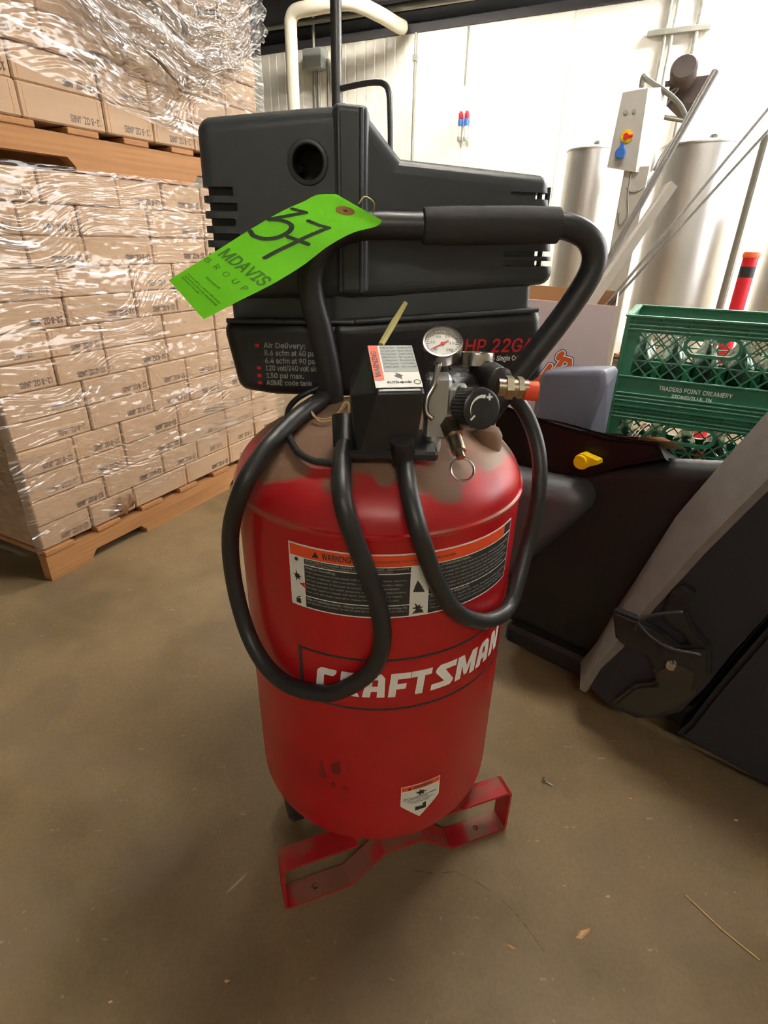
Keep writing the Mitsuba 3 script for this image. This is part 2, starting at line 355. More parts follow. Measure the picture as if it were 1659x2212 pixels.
# ---------------------------------------------------------------- pallets of cartons on the left
FACE, S0 = -1.602, .845           # plane of the carton fronts (n), near end of the stack (e)
def pallet(key_label, z0):
    t = thing('pallet', key_label, 'pallet')
    L, Dp = 1.219, 1.016
    for x in (FACE - .038, FACE - Dp / 2, FACE - Dp + .0):
        st = Polygon([(0, 0), (.152, 0), (.152, .012), (.17, .034), (.36, .034), (.381, .012), (.381, 0), (.838, 0), (.838, .012), (.858, .034), (1.05, .034), (1.067, .012), (1.067, 0), (L, 0), (L, .089), (0, .089)])
        m = extr(st, .038); m.apply_transform(np.array([[0, 0, 1, 0], [1, 0, 0, 0], [0, 1, 0, 0], [0, 0, 0, 1.0]]))
        add(t, 'stringer', mv(m, x, S0, z0), 'mat_wood', False, M=ROOM)
    for i in range(7):
        y = S0 + i * (L - .1) / 6
        add(t, 'deck_board', bxx(FACE - Dp, FACE + .004, y, y + .1 - (i % 2) * .006, z0 + .0895, z0 + .1055, .002), 'mat_wood', False, M=ROOM)
    return t
pallet('wooden pallet on the concrete floor under the lower stack of cartons', 0.0)
RH, BZ = .0805, .1075
pal2 = pallet('orange-brown wooden pallet lying on top of the lower stack of cartons', 1.156)
carton_mesh, print_mesh, flap_mesh = {}, None, {}
def carton_body(ly, dx, key):
    if key not in carton_mesh:
        b = cbox(dx, ly - .003, RH - .0015, .004, (-dx / 2, ly / 2, RH / 2))
        carton_mesh[key] = ply(b, 'mat_card', False)
        flap_mesh[key] = [ply(bxx(-.0005, .0006, y_ - .0018, y_ + .0018, .004, RH - .004, .0002), 'mat_card_b', False) for y_ in (.0175, ly - .0175)]
    return carton_mesh[key]
pm = text('12-8 OZ. JARS', .0165, .0003, True, .100)
pm.vertices = np.stack([pm.vertices[:, 2], -pm.vertices[:, 0], -pm.vertices[:, 1]], 1)   # turned upside down on the +x face
print_ply = ply(pm, 'mat_ink_card', False)
def room_T(x, y, z, yaw=0.0):
    M = ROOM @ trimesh.transformations.translation_matrix([x, y, z]) @ trimesh.transformations.rotation_matrix(yaw, [0, 0, 1])
    return T(M.tolist())
LONG, SHORT = .253, .178
A_ROW, B_ROW = [LONG, LONG, SHORT, SHORT, SHORT, SHORT], [SHORT, SHORT, LONG, LONG, SHORT, SHORT]
ORD = ['first', 'second', 'third', 'fourth', 'fifth', 'sixth', 'seventh', 'eighth', 'ninth', 'tenth', 'eleventh', 'twelfth', 'thirteenth']
def stack(rows, z0, which, types, group):
    for r in range(rows):
        row = A_ROW if types[r % len(types)] == 'A' else B_ROW
        y = S0 + .002
        for i, ly in enumerate(row):
            dx = SHORT if ly == LONG else LONG
            jit = rng.uniform(-.003, .003); k = thing('carton', f'brown carton, {ORD[i]} from the near end, {ORD[r]} row up of the {which} stack', 'carton', group)
            M = room_T(FACE - .004 + jit, y, z0 + r * RH, rng.uniform(-.006, .006))
            scene[k + '__body'] = {**carton_body(ly, dx, ly), 'to_world': M}
            scene[k + '__flap'] = {**flap_mesh[ly][0], 'to_world': M}; scene[k + '__flap_001'] = {**flap_mesh[ly][1], 'to_world': M}
            M2 = room_T(FACE - .004 + jit + .0002, y + ly - .012, z0 + r * RH + .030 + rng.uniform(-.001, .001), 0)
            scene[k + '__lettering'] = {**print_ply, 'to_world': M2}
            y += ly
        x = FACE - .014 - (SHORT if row[0] == LONG else LONG)
        for j in range(2):                                     # cartons behind, seen on the near end of the stack
            k = thing('carton', f'brown carton on the near end of the {which} stack, {ORD[r]} row up, {("second", "third")[j]} back', 'carton', group)
            scene[k + '__body'] = {**(carton_body(LONG, SHORT, LONG) if j else carton_body(SHORT, LONG, SHORT)), 'to_world': room_T(x, S0 + .002 + rng.uniform(0, .003), z0 + r * RH, 0)}
            x -= (LONG, SHORT)[j] + .002
stack(13, BZ, 'lower', ['B', 'A', 'B', 'B', 'A', 'A', 'B', 'B', 'A', 'A', 'B', 'B', 'A'], 'cartons on the lower pallet')
stack(11, 1.156 + BZ, 'upper', ['A', 'A', 'B', 'B'], 'cartons on the upper pallet')
# stretch film round the lower stack: front sheet and near end
def sheet(fn, nu, nv):
    u, v = np.meshgrid(np.linspace(0, 1, nu), np.linspace(0, 1, nv), indexing='ij')
    p = fn(u, v); i, j = np.meshgrid(np.arange(nu - 1), np.arange(nv - 1), indexing='ij')
    a = i * nv + j; q = np.stack([a, a + nv, a + nv + 1, a + 1], -1).reshape(-1, 4)
    return tm(p.reshape(-1, 3), np.vstack([q[:, [0, 1, 2]], q[:, [0, 2, 3]]]))
def film_low(u, v):
    s = u * 1.28 - .03
    zb = .118 + .13 * np.clip((s - .2) / .7, 0, 1) + .010 * np.sin(s * 9)
    z = zb + (1.165 - zb) * v
    w = meshkit.fbm(np.stack([s * 5, z * 30, s * 0], -1), 4, 3)
    x = FACE + .004 + .012 * w + .006 * np.sin(z * 16 + s * 2)**2
    return np.stack([x, S0 + s, z], -1)
def film_end(u, v):
    x = FACE + .01 - u * .95; z = .14 + 1.02 * v
    w = meshkit.fbm(np.stack([x * 5, z * 30, x * 0], -1), 4, 5)
    return np.stack([x, S0 - .004 - .012 * w, z], -1)
sw = thing('stretch_film', 'clear crinkled stretch film wrapped round the lower stack of cartons', 'stretch wrap')
add(sw, 'front_sheet', sheet(film_low, 120, 160), 'mat_film', True, M=ROOM)
add(sw, 'end_sheet', sheet(film_end, 60, 100), 'mat_film', True, M=ROOM)
def film_up(u, v):
    s = u * 1.28 - .03; zb = 1.385 - .09 * np.clip((s - .2) / .6, 0, 1); z = zb + (2.1 - zb) * v
    w = meshkit.fbm(np.stack([s * 5, z * 30, s * 0], -1), 4, 9)
    return np.stack([FACE + .003 + .012 * w, S0 + s, z], -1)
sw2 = thing('stretch_film', 'clear stretch film wrapped tight round the upper stack of cartons', 'stretch wrap')
add(sw2, 'front_sheet', sheet(film_up, 110, 110), 'mat_film', True, M=ROOM)
def film_loose(u, v):
    s = .34 + u * .92
    low = 1.60 - .20 * np.sin(np.pi * np.clip((u + .02), 0, 1)) ** .8 + .12 * np.clip(u - .55, 0, 1) + .012 * np.sin(u * 23)
    z = low + (2.15 - low) * v
    w = meshkit.fbm(np.stack([u * 4 + v * 2, v * 14 + u * 3, s * 0 + 1], -1), 4, 11)
    fold = np.abs(np.sin(v * 30 + 5 * w + u * 4))
    belly = .085 * np.sin(np.pi * np.clip(u, .02, .98)) * (1 - .75 * v) * (.55 + .9 * w) + .022 * fold * (1 - .6 * v)
    x = FACE + .016 + belly * np.clip(v / .07, 0, 1) ** .5
    return np.stack([x, S0 + s, z], -1)
uu, vv_ = np.meshgrid(np.linspace(0, 1, 130), np.linspace(0, 1, 150), indexing='ij')
kf = thing('loose_film', 'bunched crumpled clear film sagging in front of the upper stack of cartons', 'stretch wrap')
scene[kf] = ply(xf(sheet(film_loose, 130, 150), ROOM), 'mat_film_loose', True, uv=np.stack([uu.ravel(), vv_.ravel()], 1))
# torn hole in a carton of the bottom row
single('torn_flap', sheet(lambda u, v: np.stack([FACE + .006 + .012 * u * np.sin(3 * v), S0 + .275 + .06 * u + .01 * v, BZ + .012 + .05 * v + .012 * np.sin(u * 9)], -1), 12, 8), 'mat_wood_old', 'ragged torn cardboard flap at a hole in the bottom row of cartons', 'torn cardboard', M=ROOM)

# ---------------------------------------------------------------- air compressor
AC = thing('air_compressor', 'red upright air compressor with black motor cover standing on the concrete floor', 'air compressor')
R, Z0, Z1, DH = .203, .175, .697, .1
a = np.linspace(-math.pi / 2, 0, 18)
prof = [(R * math.cos(t), Z0 + DH * math.sin(t)) for t in a] + [(R, Z1 - .004), (R + .0028, Z1 - .002), (R + .0028, Z1 + .003), (R, Z1 + .005)] + [(R * math.cos(t), Z1 + DH * math.sin(t)) for t in np.linspace(.05, math.pi / 2, 20)]
prof[0] = (0, prof[0][1]); prof[-1] = (0, prof[-1][1])
add(AC, 'tank', lathe(prof, 96, AX), 'mat_tank', 50)
def strap(side):
    bb = side * .14; w, th = .038, .0045
    path = [(-.083, .104), (-.2, .104), (-.208, .1), (-.2085, .006), (-.203, .0025), (-.098, .0025), (-.035, .058), (.035, .058), (.098, .0025), (.203, .0025), (.2085, .006), (.208, .1), (.2, .104), (.083, .104)]
    ln = LineString(path).buffer(th / 2, cap_style=2, join_style=1)
    m = extr_xz(ln, bb - w / 2, bb + w / 2)
    holes = [mv(trimesh.creation.cylinder(.0055, .02, sections=14), s * .155, bb, .0025) for s in (-1, 1)]
    return cut(m, *holes)
add(AC, 'foot_strap', strap(-1), 'mat_strap', 35, M=COMP)
for sd in (-1, 1):
    wh = rot(lathe([(0, -.016), (.03, -.016), (.034, -.013), (.052, -.017), (.06, -.010), (.06, .010), (.052, .017), (.034, .013), (.03, .016), (0, .016)], 32), 90, [0, 1, 0]).apply_translation((sd * .158, .02, .0605))
    add(AC, 'wheel', wh, 'mat_rubber', 40, M=COMP)
add(AC, 'axle', rod((-.15, .02, .0605), (.15, .02, .0605), .008, 10), 'mat_metal_black', True, M=COMP)
add(AC, 'axle_bracket', bxx(-.05, .05, .0, .04, .055, .10, .003), 'mat_strap', 30, M=COMP)
# weld pads where the straps meet the tank, ports on top of the tank
for nm, (x, y, z, r) in dict(port=(.058, .628, .762, .022)).items():
    add(AC, nm, lathe([(0, -.012), (r, -.012), (r, .004), (r * .85, .010), (r * .45, .011), (0, .011)], 28, (x, y, z), (.25, -.55, .8)), 'mat_tank', 40)

# --- decals on the tank
wl = math.radians(91) * R
warn = add(AC, 'warning_decal', on_cyl(rect2(0, wl, 0, .09), -31, .587), 'mat_white', False, label='white warning label with orange heading and black text panels')
k = AC + '__warning_decal'
def deco(parent, nm, ms, mat, phi, z, off, R_=R, lab=None, fine=.012):
    key = name_of(parent, nm); scene[key] = ply(on_cyl(cat(*ms), phi, z, R_, off, fine), mat, False)
    if lab: labels[key] = {'label': lab}
    return key
deco(k, 'heading_band', [rect2(.002, wl - .022, .073, .088)], 'mat_orange', -31, .587, .0003)
deco(k, 'black_panel', [rect2(.022, .152, .064, .0715), rect2(.022, .152, .019, .0625), rect2(.022, .152, .002, .0175), rect2(.176, wl - .002, .030, .0715), rect2(.176, wl - .002, .002, .0285), rect2(wl - .021, wl - .002, .074, .088)], 'mat_print_dark', -31, .587, .0003)
def tx(s, h, x, y, w=None, bold=False): return mv(text(s, h, .0002, bold, w), x, y, .0)
deco(k, 'heading_text', [tx('WARNING', .0078, .046, .0765, .036, True), tx('Failure to follow these warnings could result in serious or severe bodily injury.', .0034, .09, .0785, .12)]
     + [extr([(.033, .0765), (.0425, .0765), (.03775, .0845)], .0002)], 'mat_print_dark', -31, .587, .0006)
lines = [tx("Read owner's manual. Before using compressor, read owner's", .0026, .0235, .0685, .126, True), tx('manual for safety precautions and operating instructions.', .0024, .0235, .0652, .108),
         tx('Risk of bursting.', .003, .0235, .058, .040, True), tx('Risk of electrical shock. Unplug compressor before servicing. Do', .0026, .0235, .0132, .126, True),
         tx('not expose compressor to rain or operate in wet areas. Store indoors.', .0026, .0235, .0085, .126),
         tx('Risk of personal injury.', .003, .178, .0675, .056, True), tx('Risk of fire or explosion.', .003, .178, .0245, .058, True)]
body = ['This compressor is equipped with a safety valve. Never remove,', 'adjust or tamper with the safety valve. Drain the tank daily.', 'Do not operate if the tank is rusted, cracked or damaged.', 'Never exceed the rated pressure of any tool or attachment.', 'Do not weld or repair the tank. Replace it when it leaks.', 'Use only air tools rated at or above the compressor outlet.']
for i in range(6): lines.append(tx(body[i], .0022, .0235, .0528 - i * .0056, .124 - (i % 3) * .004))
for i in range(6): lines.append(tx(body[(i + 2) % 6], .0022, .178, .0620 - i * .0055, wl - .178 - .006 - (i % 2) * .01))
for i in range(3): lines.append(tx(body[(i + 4) % 6], .0022, .178, .0190 - i * .0055, wl - .178 - .006 - (i % 2) * .012))
deco(k, 'body_text', lines, 'mat_print_grey', -31, .587, .0006, fine=.02)
def star(cx, cy, r1, r2, n, sx=1.0): return [(cx + sx * (r1 if i % 2 else r2 * (1 + .3 * math.sin(i * 2.1))) * math.cos(i * math.pi / n), cy + (r1 if i % 2 else r2 * (1 + .3 * math.sin(i * 2.1))) * math.sin(i * math.pi / n)) for i in range(2 * n)]
pic = [extr(star(.011, .044, .003, .0065, 7), .0002), extr(Point(.011, .068).buffer(.0026), .0002), extr(sbox(.0075, .004, .0145, .011), .0002), extr(star(.163, .012, .003, .0075, 6), .0002), extr([(.156, .004), (.171, .004), (.168, .010), (.160, .009)], .0002),
       extr([(.156, .036), (.171, .034), (.166, .044), (.161, .052), (.158, .044)], .0002), extr([(.009, .0125), (.016, .016), (.012, .012)], .0002)]
for p_ in pic: deco(k, 'pictogram', [p_], 'mat_print_dark', -31, .587, .0004)
deco(k, 'red_arrow', [extr([(.014, .034), (.0215, .037), (.0215, .029)], .0002)], 'mat_print_red', -31, .587, .0005)
# maker's name in a black outline
nf = math.radians(96) * R
fr = Polygon([(0, 0), (nf, 0), (nf, .088), (0, .088)]).difference(Polygon([(.0055, .0035), (nf - .0055, .0035), (nf - .0055, .0845), (.0055, .0845)]))
deco(AC, 'name_frame', [extr(fr, .0003)], 'mat_print_dark', -29.5, .434, .0001)
Hh = .040
def glyph(ch):
    t = .0115; w = .030; P = Polygon
    bar = lambda x0, y0, x1, y1: sbox(x0, y0, x1, y1)
    if ch == 'C': return unary_union([P([(0, .006), (.006, 0), (w, 0), (w, .011), (t, .011), (t, Hh - .011), (w - .004, Hh - .011), (w, Hh - .005), (w, Hh), (.006, Hh), (0, Hh - .006)])])
    if ch == 'R': return unary_union([bar(0, 0, .011, Hh), P([(0, Hh), (.022, Hh), (.030, Hh - .007), (.030, .02), (.022, .0145), (.031, 0), (.019, 0), (.0125, .0125), (0, .0125)])]).difference(bar(.011, .021, .020, Hh - .009))
    if ch == 'A': return P([(0, 0), (.003, Hh - .007), (.009, Hh), (.024, Hh), (.030, Hh - .007), (.033, 0), (.0215, 0), (.021, .010), (.012, .010), (.0115, 0)]).difference(bar(.0125, .019, .0205, Hh - .010))
    if ch == 'F': return unary_union([bar(0, 0, .011, Hh), bar(0, Hh - .010, .030, Hh), bar(0, Hh - .027, .025, Hh - .018)])
    if ch == 'T': return unary_union([bar(.010, 0, .0215, Hh), bar(0, Hh - .010, .032, Hh)])
    if ch == 'S': return P([(.036, Hh), (.006, Hh), (0, Hh - .006), (0, Hh - .011), (.018, .010), (-.004, .010), (-.004, 0), (.030, 0), (.034, .005), (.034, .009), (.0165, Hh - .010), (.036, Hh - .010)])
    if ch == 'M': return P([(0, 0), (0, Hh), (.012, Hh), (.021, .019), (.030, Hh), (.042, Hh), (.042, 0), (.031, 0), (.031, .022), (.024, .004), (.018, .004), (.011, .022), (.011, 0)])
    if ch == 'N': return P([(0, 0), (0, Hh), (.011, Hh), (.021, .018), (.021, Hh), (.032, Hh), (.032, 0), (.021, 0), (.011, .021), (.011, 0)])
pos = [('C', 0), ('R', .037), ('A', .072), ('F', .110), ('T', .141), ('S', .180), ('M', .219), ('A', .265), ('N', .303)]
sc = math.radians(86.5) * R / .3365
let = []
for ch, x in pos:
    g = extr(glyph(ch), .0003); g.vertices[:, 0] = (g.vertices[:, 0] + x) * sc * .985 + .10 * g.vertices[:, 1]; let.append(g)
deco(AC, 'name_lettering', let, 'mat_print_white', -22.5, .4575, .0002, lab='white angular lettering of the maker on the tank')
# small five-sided warning label
pd = add(AC, 'drain_decal', on_cyl(extr([(0, .034), (.032, 0), (.064, .034), (.064, .076), (0, .076)], .0003), 12.2, .199), 'mat_white', False, label='small white five-sided warning label low on the tank')
deco(pd, 'heading_band', [rect2(.001, .063, .066, .075)], 'mat_orange', 12.2, .199, .0003)
deco(pd, 'heading_text', [tx('WARNING', .0058, .018, .0678, .032, True), extr([(.010, .0675), (.0165, .0675), (.01325, .0735)], .0002)] + [tx('Keep tank drained every day. Moisture', .0021, .004, .0475, .055), tx('will weaken the tank wall.', .0021, .004, .0440, .040), tx('Open the drain valve below.', .0021, .010, .0390, .044), tx('Close when done.', .0021, .016, .0350, .03),
     extr(star(.032, .056, .003, .007, 7, 1.4), .0002), extr([(.024, .017), (.042, .017), (.042, .030), (.036, .030), (.036, .024), (.024, .026)], .0002)], 'mat_print_dark', 12.2, .199, .0006)

# --- motor cover: left half faces the viewer, right half turns back 12 degrees at the ridge
AP = V(-.047, .815, 0); c12, s12 = math.cos(math.radians(12)), math.sin(math.radians(12))
ML = np.eye(4); ML[:3, 3] = AP                      # local x right (left half: negative), y back, z up
MR = np.eye(4); MR[:3, 0], MR[:3, 1], MR[:3, 3] = V(c12, s12, 0), V(-s12, c12, 0), AP
DEP = .30
def shell_hull(pts, r, y0=0.0, y1=DEP, M=None, back=.0):
    p = [(x, y0 + r, z) for x, z in pts] + [(x - np.sign(x) * back, y1 - r, z - back * .5) for x, z in pts]
    return xf(sph_hull(p, r, 2), M)
r = .02
left = shell_hull([(-.178, 1.114), (-.07, 1.124), (-.005, 1.129), (-.182, .94), (-.005, .944)], r, M=ML)
r2 = .018
right_a = shell_hull([(-.012, 1.124), (.008, 1.124), (.05, 1.082), (.06, .946), (-.012, .944)], r2, M=MR)
right_b = shell_hull([(.02, 1.079), (.06, 1.0755), (.256, 1.066), (.279, .962), (.02, .944)], r2, M=MR)
rib = xf(sph_hull([(-.018, .004, 1.140), (.010, .004, 1.138), (-.012, .004, .94), (.010, .004, .94), (-.018, .25, 1.140), (.010, .25, 1.138)], .0085, 2), ML)
upper = union(left, right_a, right_b, rib)
slots = []
for z0, z1 in ((1.054, 1.062), (1.038, 1.0455), (1.022, 1.0285), (1.006, 1.0125), (.9825, .9895), (.9695, .977)):
    slots.append(xf(bxx(.253 + (1.06 - z0) * .13, .36, -.05, DEP + .05, z0, z1, .0004), MR))
    slots.append(xf(bxx(.214, .36, -.02, .006, z0, z1, .0004), MR))
for i, (z0, z1) in enumerate(((1.0475, 1.0575), (1.030, 1.0395), (1.0125, 1.0215), (.9955, 1.004), (.979, .987))):
    slots.append(xf(bxx(-.30, -.156 + .004 * (i % 2), -.05, .03, z0, z1, .0004), ML)); slots.append(xf(bxx(-.30, -.196, -.05, DEP + .1, z0, z1, .0004), ML))
hole_ax = trimesh.geometry.align_vectors([0, 0, 1], [0, 1, 0])
hole = xf(mv(xf(trimesh.creation.cylinder(.0195, .09, sections=40), hole_ax), -.058, .02, 1.086), ML)
line = [xf(bxx(-.40, .0, -.02, .0016, 1.1, 1.1012, .0003), ML)]
upper = cut(upper, hole, *slots)
add(AC, 'motor_cover', upper, 'mat_cover', 32, label='dark plastic motor cover with vent slots, grey lifted for haze')
mc = AC + '__motor_cover'
add(mc, 'vent_bar', cat(xf(bxx(.274, .279, .012, .02, .96, 1.07, .001), MR), xf(bxx(.262, .267, .012, .02, 1.0, 1.075, .001), MR)), 'mat_cover', 30)
for x0 in (-.0185, .0095):
    add(mc, 'ridge_bead', xf(tube([(x0, -.004, .935), (x0, -.0045, 1.03), (x0, -.004, 1.142), (x0, .03, 1.148), (x0, .24, 1.148)], .0028, 8), ML), 'mat_cover', True)
ring = lathe([(.0195, -.004), (.0195, .003), (.021, .0046), (.0245, .0035), (.0262, 0), (.0262, -.004)], 44)
add(mc, 'hole_ring', xf(mv(xf(ring, trimesh.geometry.align_vectors([0, 0, 1], [0, -1, 0])), -.058, .0005, 1.086), ML), 'mat_cover', 40)
cup = cat(lathe([(.0192, 0), (.0192, -.05), (.0, -.05)], 40), mv(rot(lathe([(0, 0), (.006, 0), (.006, .012), (0, .013)], 16), 30, [1, 0, 0]), .004, -.012, -.04))
add(mc, 'hole_cup', xf(mv(xf(cup, trimesh.geometry.align_vectors([0, 0, 1], [0, -1, 0])), -.058, .001, 1.086), ML), 'mat_cavity', 40)
# neck between the two covers, and the lower cover
midr = .012
mid = union(shell_hull([(-.165, .93), (0, .93), (-.165, .88), (0, .88)], midr, .012, DEP - .01, ML), shell_hull([(-.02, .932), (.258, .938), (-.02, .88), (.262, .88)], midr, .012, DEP - .01, MR))
add(AC, 'cover_neck', mid, 'mat_cover', 32)
lr = .02
low = union(shell_hull([(-.168, .877), (0, .879), (-.157, .812), (-.12, .807), (0, .807)], lr, -.004, DEP + .02, ML), shell_hull([(-.015, .879), (.268, .893), (-.015, .807), (.266, .804), (.283, .82)], lr, -.004, DEP + .02, MR))
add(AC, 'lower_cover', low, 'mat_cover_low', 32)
lc = AC + '__lower_cover'
def on_plane(m, M, x, z, y=-.0046):
    q = m.copy(); q.vertices = np.stack([q.vertices[:, 0] + x, y - q.vertices[:, 2], q.vertices[:, 1] + z], 1); return xf(q, M)
ltx = [('Air Delivery:', .861, .060), ('8.6 scfm at 40 psi', .8505, .075), ('6.4 scfm at 90 psi', .8395, .075), ('120 volt/240 volt single phase', .8290, .112), ('130 psi max.', .8180, .056), ('ASME code tank', .8075, .068)]
add(lc, 'lettering', cat(*[on_plane(text(s, .0072, .0003, True, w), ML, -.131, z - .003) for s, z, w in ltx]), 'mat_print_grey', False)
add(lc, 'bullet', cat(*[on_plane(rect2(0, .006, 0, .0045), ML, -.143, z - .002) for z in (.861, .829, .818, .8075)]), 'mat_print_red', False)
add(lc, 'red_lettering', cat(on_plane(text('5HP 22GAL', .019, .0004, True, .142, .12), MR, .146, .851), on_plane(rect2(.0, .10, 0, .003), MR, .186, .823)), 'mat_print_red', False)
add(lc, 'small_lettering', on_plane(text('Oil-Free • Single Cylinder', .0072, .0003, True, .094), MR, .178, .838), 'mat_print_white', False)
add(lc, 'trim_bead', cat(xf(tube([(-.18, -.004, .894), (-.09, -.006, .8945), (0, -.006, .896)], .0035, 8), ML), xf(tube([(0, -.006, .896), (.14, -.006, .904), (.275, -.004, .911)], .0035, 8), MR)), 'mat_cover', True)
# handle: one bent tube with a soft grip
dH = V(math.cos(math.radians(6)), math.sin(math.radians(6)), 0); HB = V(-.0765, .7777, 0)
hp = [(0, .765), (-.003, .822), (-.014, .885), (-.024, .926), (-.026, .957), (-.014, .987), (.012, 1.007), (.05, 1.0155), (.114, 1.0165), (.202, 1.019), (.290, 1.021), (.318, 1.018), (.342, 1.006), (.354, .984), (.348, .955), (.320, .905), (.282, .848), (.246, .794), (.225, .76)]
HP3 = smooth_path([HB + dH * s + V(0, 0, z) for s, z in hp], 8)
add(AC, 'handle', tube(HP3, .0165, 18), 'mat_metal_black', True)
gp = [HB + dH * s + V(0, 0, z) for s, z in ((.120, 1.0167), (.16, 1.0178), (.202, 1.019), (.25, 1.0202), (.296, 1.021))]
add(AC + '__handle', 'grip', tube(np.vstack([gp[0] - dH * .002, gp, gp[-1] + dH * .002]), [.017, .0215, .0228, .0228, .0228, .0215, .017], 20), 'mat_grip', 40, label='soft ribbed black foam grip')
# pressure switch box with a sloped top and label
SWM = trimesh.transformations.rotation_matrix(math.radians(10), [0, 0, 1]); SWM[:3, 3] = V(.014, .592, 0)
sw_body = sph_hull([(-.022, .0, .850), (.022, .0, .850), (-.040, .008, .782), (.016, .006, .780), (-.022, .07, .884), (.022, .07, .884), (-.045, .025, .842), (-.040, .07, .85), (-.04, .075, .79), (.02, .075, .79), (-.04, .03, .768), (.012, .03, .768)], .006, 2)
add(AC, 'pressure_switch', xf(sw_body, SWM), 'mat_black', 30, label='black pressure switch box with sloped label on top')
psw = AC + '__pressure_switch'
O, X1, Y1 = V(-.026, .0, .8565), V(.026, .0, .8565), V(-.026, .07, .8905)
ex = (X1 - O) / np.linalg.norm(X1 - O); ey = (Y1 - O) - ex * ((Y1 - O) @ ex); ey /= np.linalg.norm(ey); ez = np.cross(ex, ey)
SL = np.eye(4); SL[:3, 0], SL[:3, 1], SL[:3, 2], SL[:3, 3] = ex, ey, ez, O + ez * .0008
def on_slope(m): return xf(m, SWM @ SL)
add(psw, 'label_plate', on_slope(rect2(0, .052, .0, .074, .0008)), 'mat_white', False)
add(psw, 'label_orange', on_slope(mv(rect2(0, .011, .012, .074), 0, 0, .0009)), 'mat_orange', False)
add(psw, 'label_dark', on_slope(mv(rect2(.013, .052, .026, .073), 0, 0, .0009)), 'mat_grey_box', False)
lt = [mv(text(s, .0026, .0002, False, .017), .014 + .0195 * (i // 7), .068 - (i % 7) * .0058, .0012) for i, s in enumerate(['Risk of burn', 'Do not touch', 'hot surfaces', 'Risk of shock', 'Unplug first', 'Moving parts', 'Keep clear', 'Starts alone', 'Read manual', 'Drain tank', 'Ear guards', 'Eye guards', 'Ventilate', 'Dry place'])]
lt += [mv(text('AUTO', .0034, .0002, True), .013, .0065, .0012), mv(rect2(.029, .038, .0075, .0086), 0, 0, .001), mv(extr([(.027, .008), (.031, .0105), (.031, .0055)], .0002), 0, 0, .001), mv(extr([(.041, .008), (.037, .0105), (.037, .0055)], .0002), 0, 0, .001), mv(extr(Point(.047, .008).buffer(.004).difference(Point(.047, .008).buffer(.003)), .0002), 0, 0, .001), mv(extr(star(.028, .019, .003, .005, 6), .0002), 0, 0, .001),
       mv(xf(text('WARNING', .006, .0002, True, .046), trimesh.transformations.rotation_matrix(math.pi / 2, [0, 0, 1])), .008, .017, .0012)]
add(psw, 'label_text', on_slope(cat(*lt)), 'mat_print_dark', False)
add(psw, 'cord_gland', rod((.019, .585, .800), (.021, .592, .772), .0135, 18), 'mat_black', 40)
add(psw, 'cord_gland', rod((-.048, .628, .815), (-.046, .612, .782), .0155, 18), 'mat_black', 40)
add(AC, 'zip_tie', tube([(-.008, .69, .885), (.006, .72, .905), (.022, .735, .93)], [.004, .0045, .003], 6), 'mat_zip', 30, label='pale yellow plastic strip behind the pressure switch')
# cords
cA = [(-.046, .615, .79), (-.049, .575, .768), (-.043, .536, .738), (-.023, .529, .677), (-.004, .529, .614), (.001, .529, .559), (-.013, .529, .514), (-.049, .533, .479), (-.08, .541, .464), (-.127, .562, .459), (-.165, .590, .474), (-.191, .617, .511), (-.203, .628, .583), (-.196, .618, .661), (-.168, .592, .733), (-.147, .622, .768), (-.129, .66, .784), (-.108, .70, .797), (-.09, .76, .80), (-.10, .86, .79)]
add(AC, 'power_cord', tube(smooth_path(cA, 7), .0112, 14), 'mat_rubber', True, label='thick black cord looping low over the name lettering')
cB = [(.019, .59, .79), (.0225, .585, .772), (.029, .546, .746), (.04, .526, .711), (.062, .538, .646), (.086, .549, .6), (.116, .568, .568), (.150, .598, .547), (.184, .648, .538), (.208, .695, .60), (.219, .712, .67), (.218, .735, .73), (.204, .77, .775), (.182, .80, .80), (.150, .815, .813), (.11, .82, .825), (.085, .80, .83)]
add(AC, 'power_cord', tube(smooth_path(cB, 7), .0108, 14), 'mat_rubber', True, label='thick black cord looping round the right of the tank')
cC = [(-.08, .81, .81), (-.103, .80, .803), (-.129, .79, .791), (-.138, .755, .782), (-.125, .674, .779), (-.107, .626, .771), (-.085, .602, .767), (-.058, .594, .768)]
add(AC, 'thin_cord', tube(smooth_path(cC, 7), .0042, 10), 'mat_rubber', True, label='thin black cord')
def px_wire(pts): return tube(smooth_path(pts, 6), .0011, 6)
add(AC, 'bare_wire', cat(px_wire([(-.098, .70, .799), (-.092, .69, .793), (-.075, .684, .793), (-.058, .688, .803), (-.05, .692, .812), (-.048, .688, .80)]), px_wire([(-.096, .702, .795), (-.085, .682, .79), (-.066, .68, .795), (-.052, .69, .814), (-.046, .684, .806), (-.047, .676, .795)])), 'mat_straw', True, label='bare twisted straw-coloured wires')
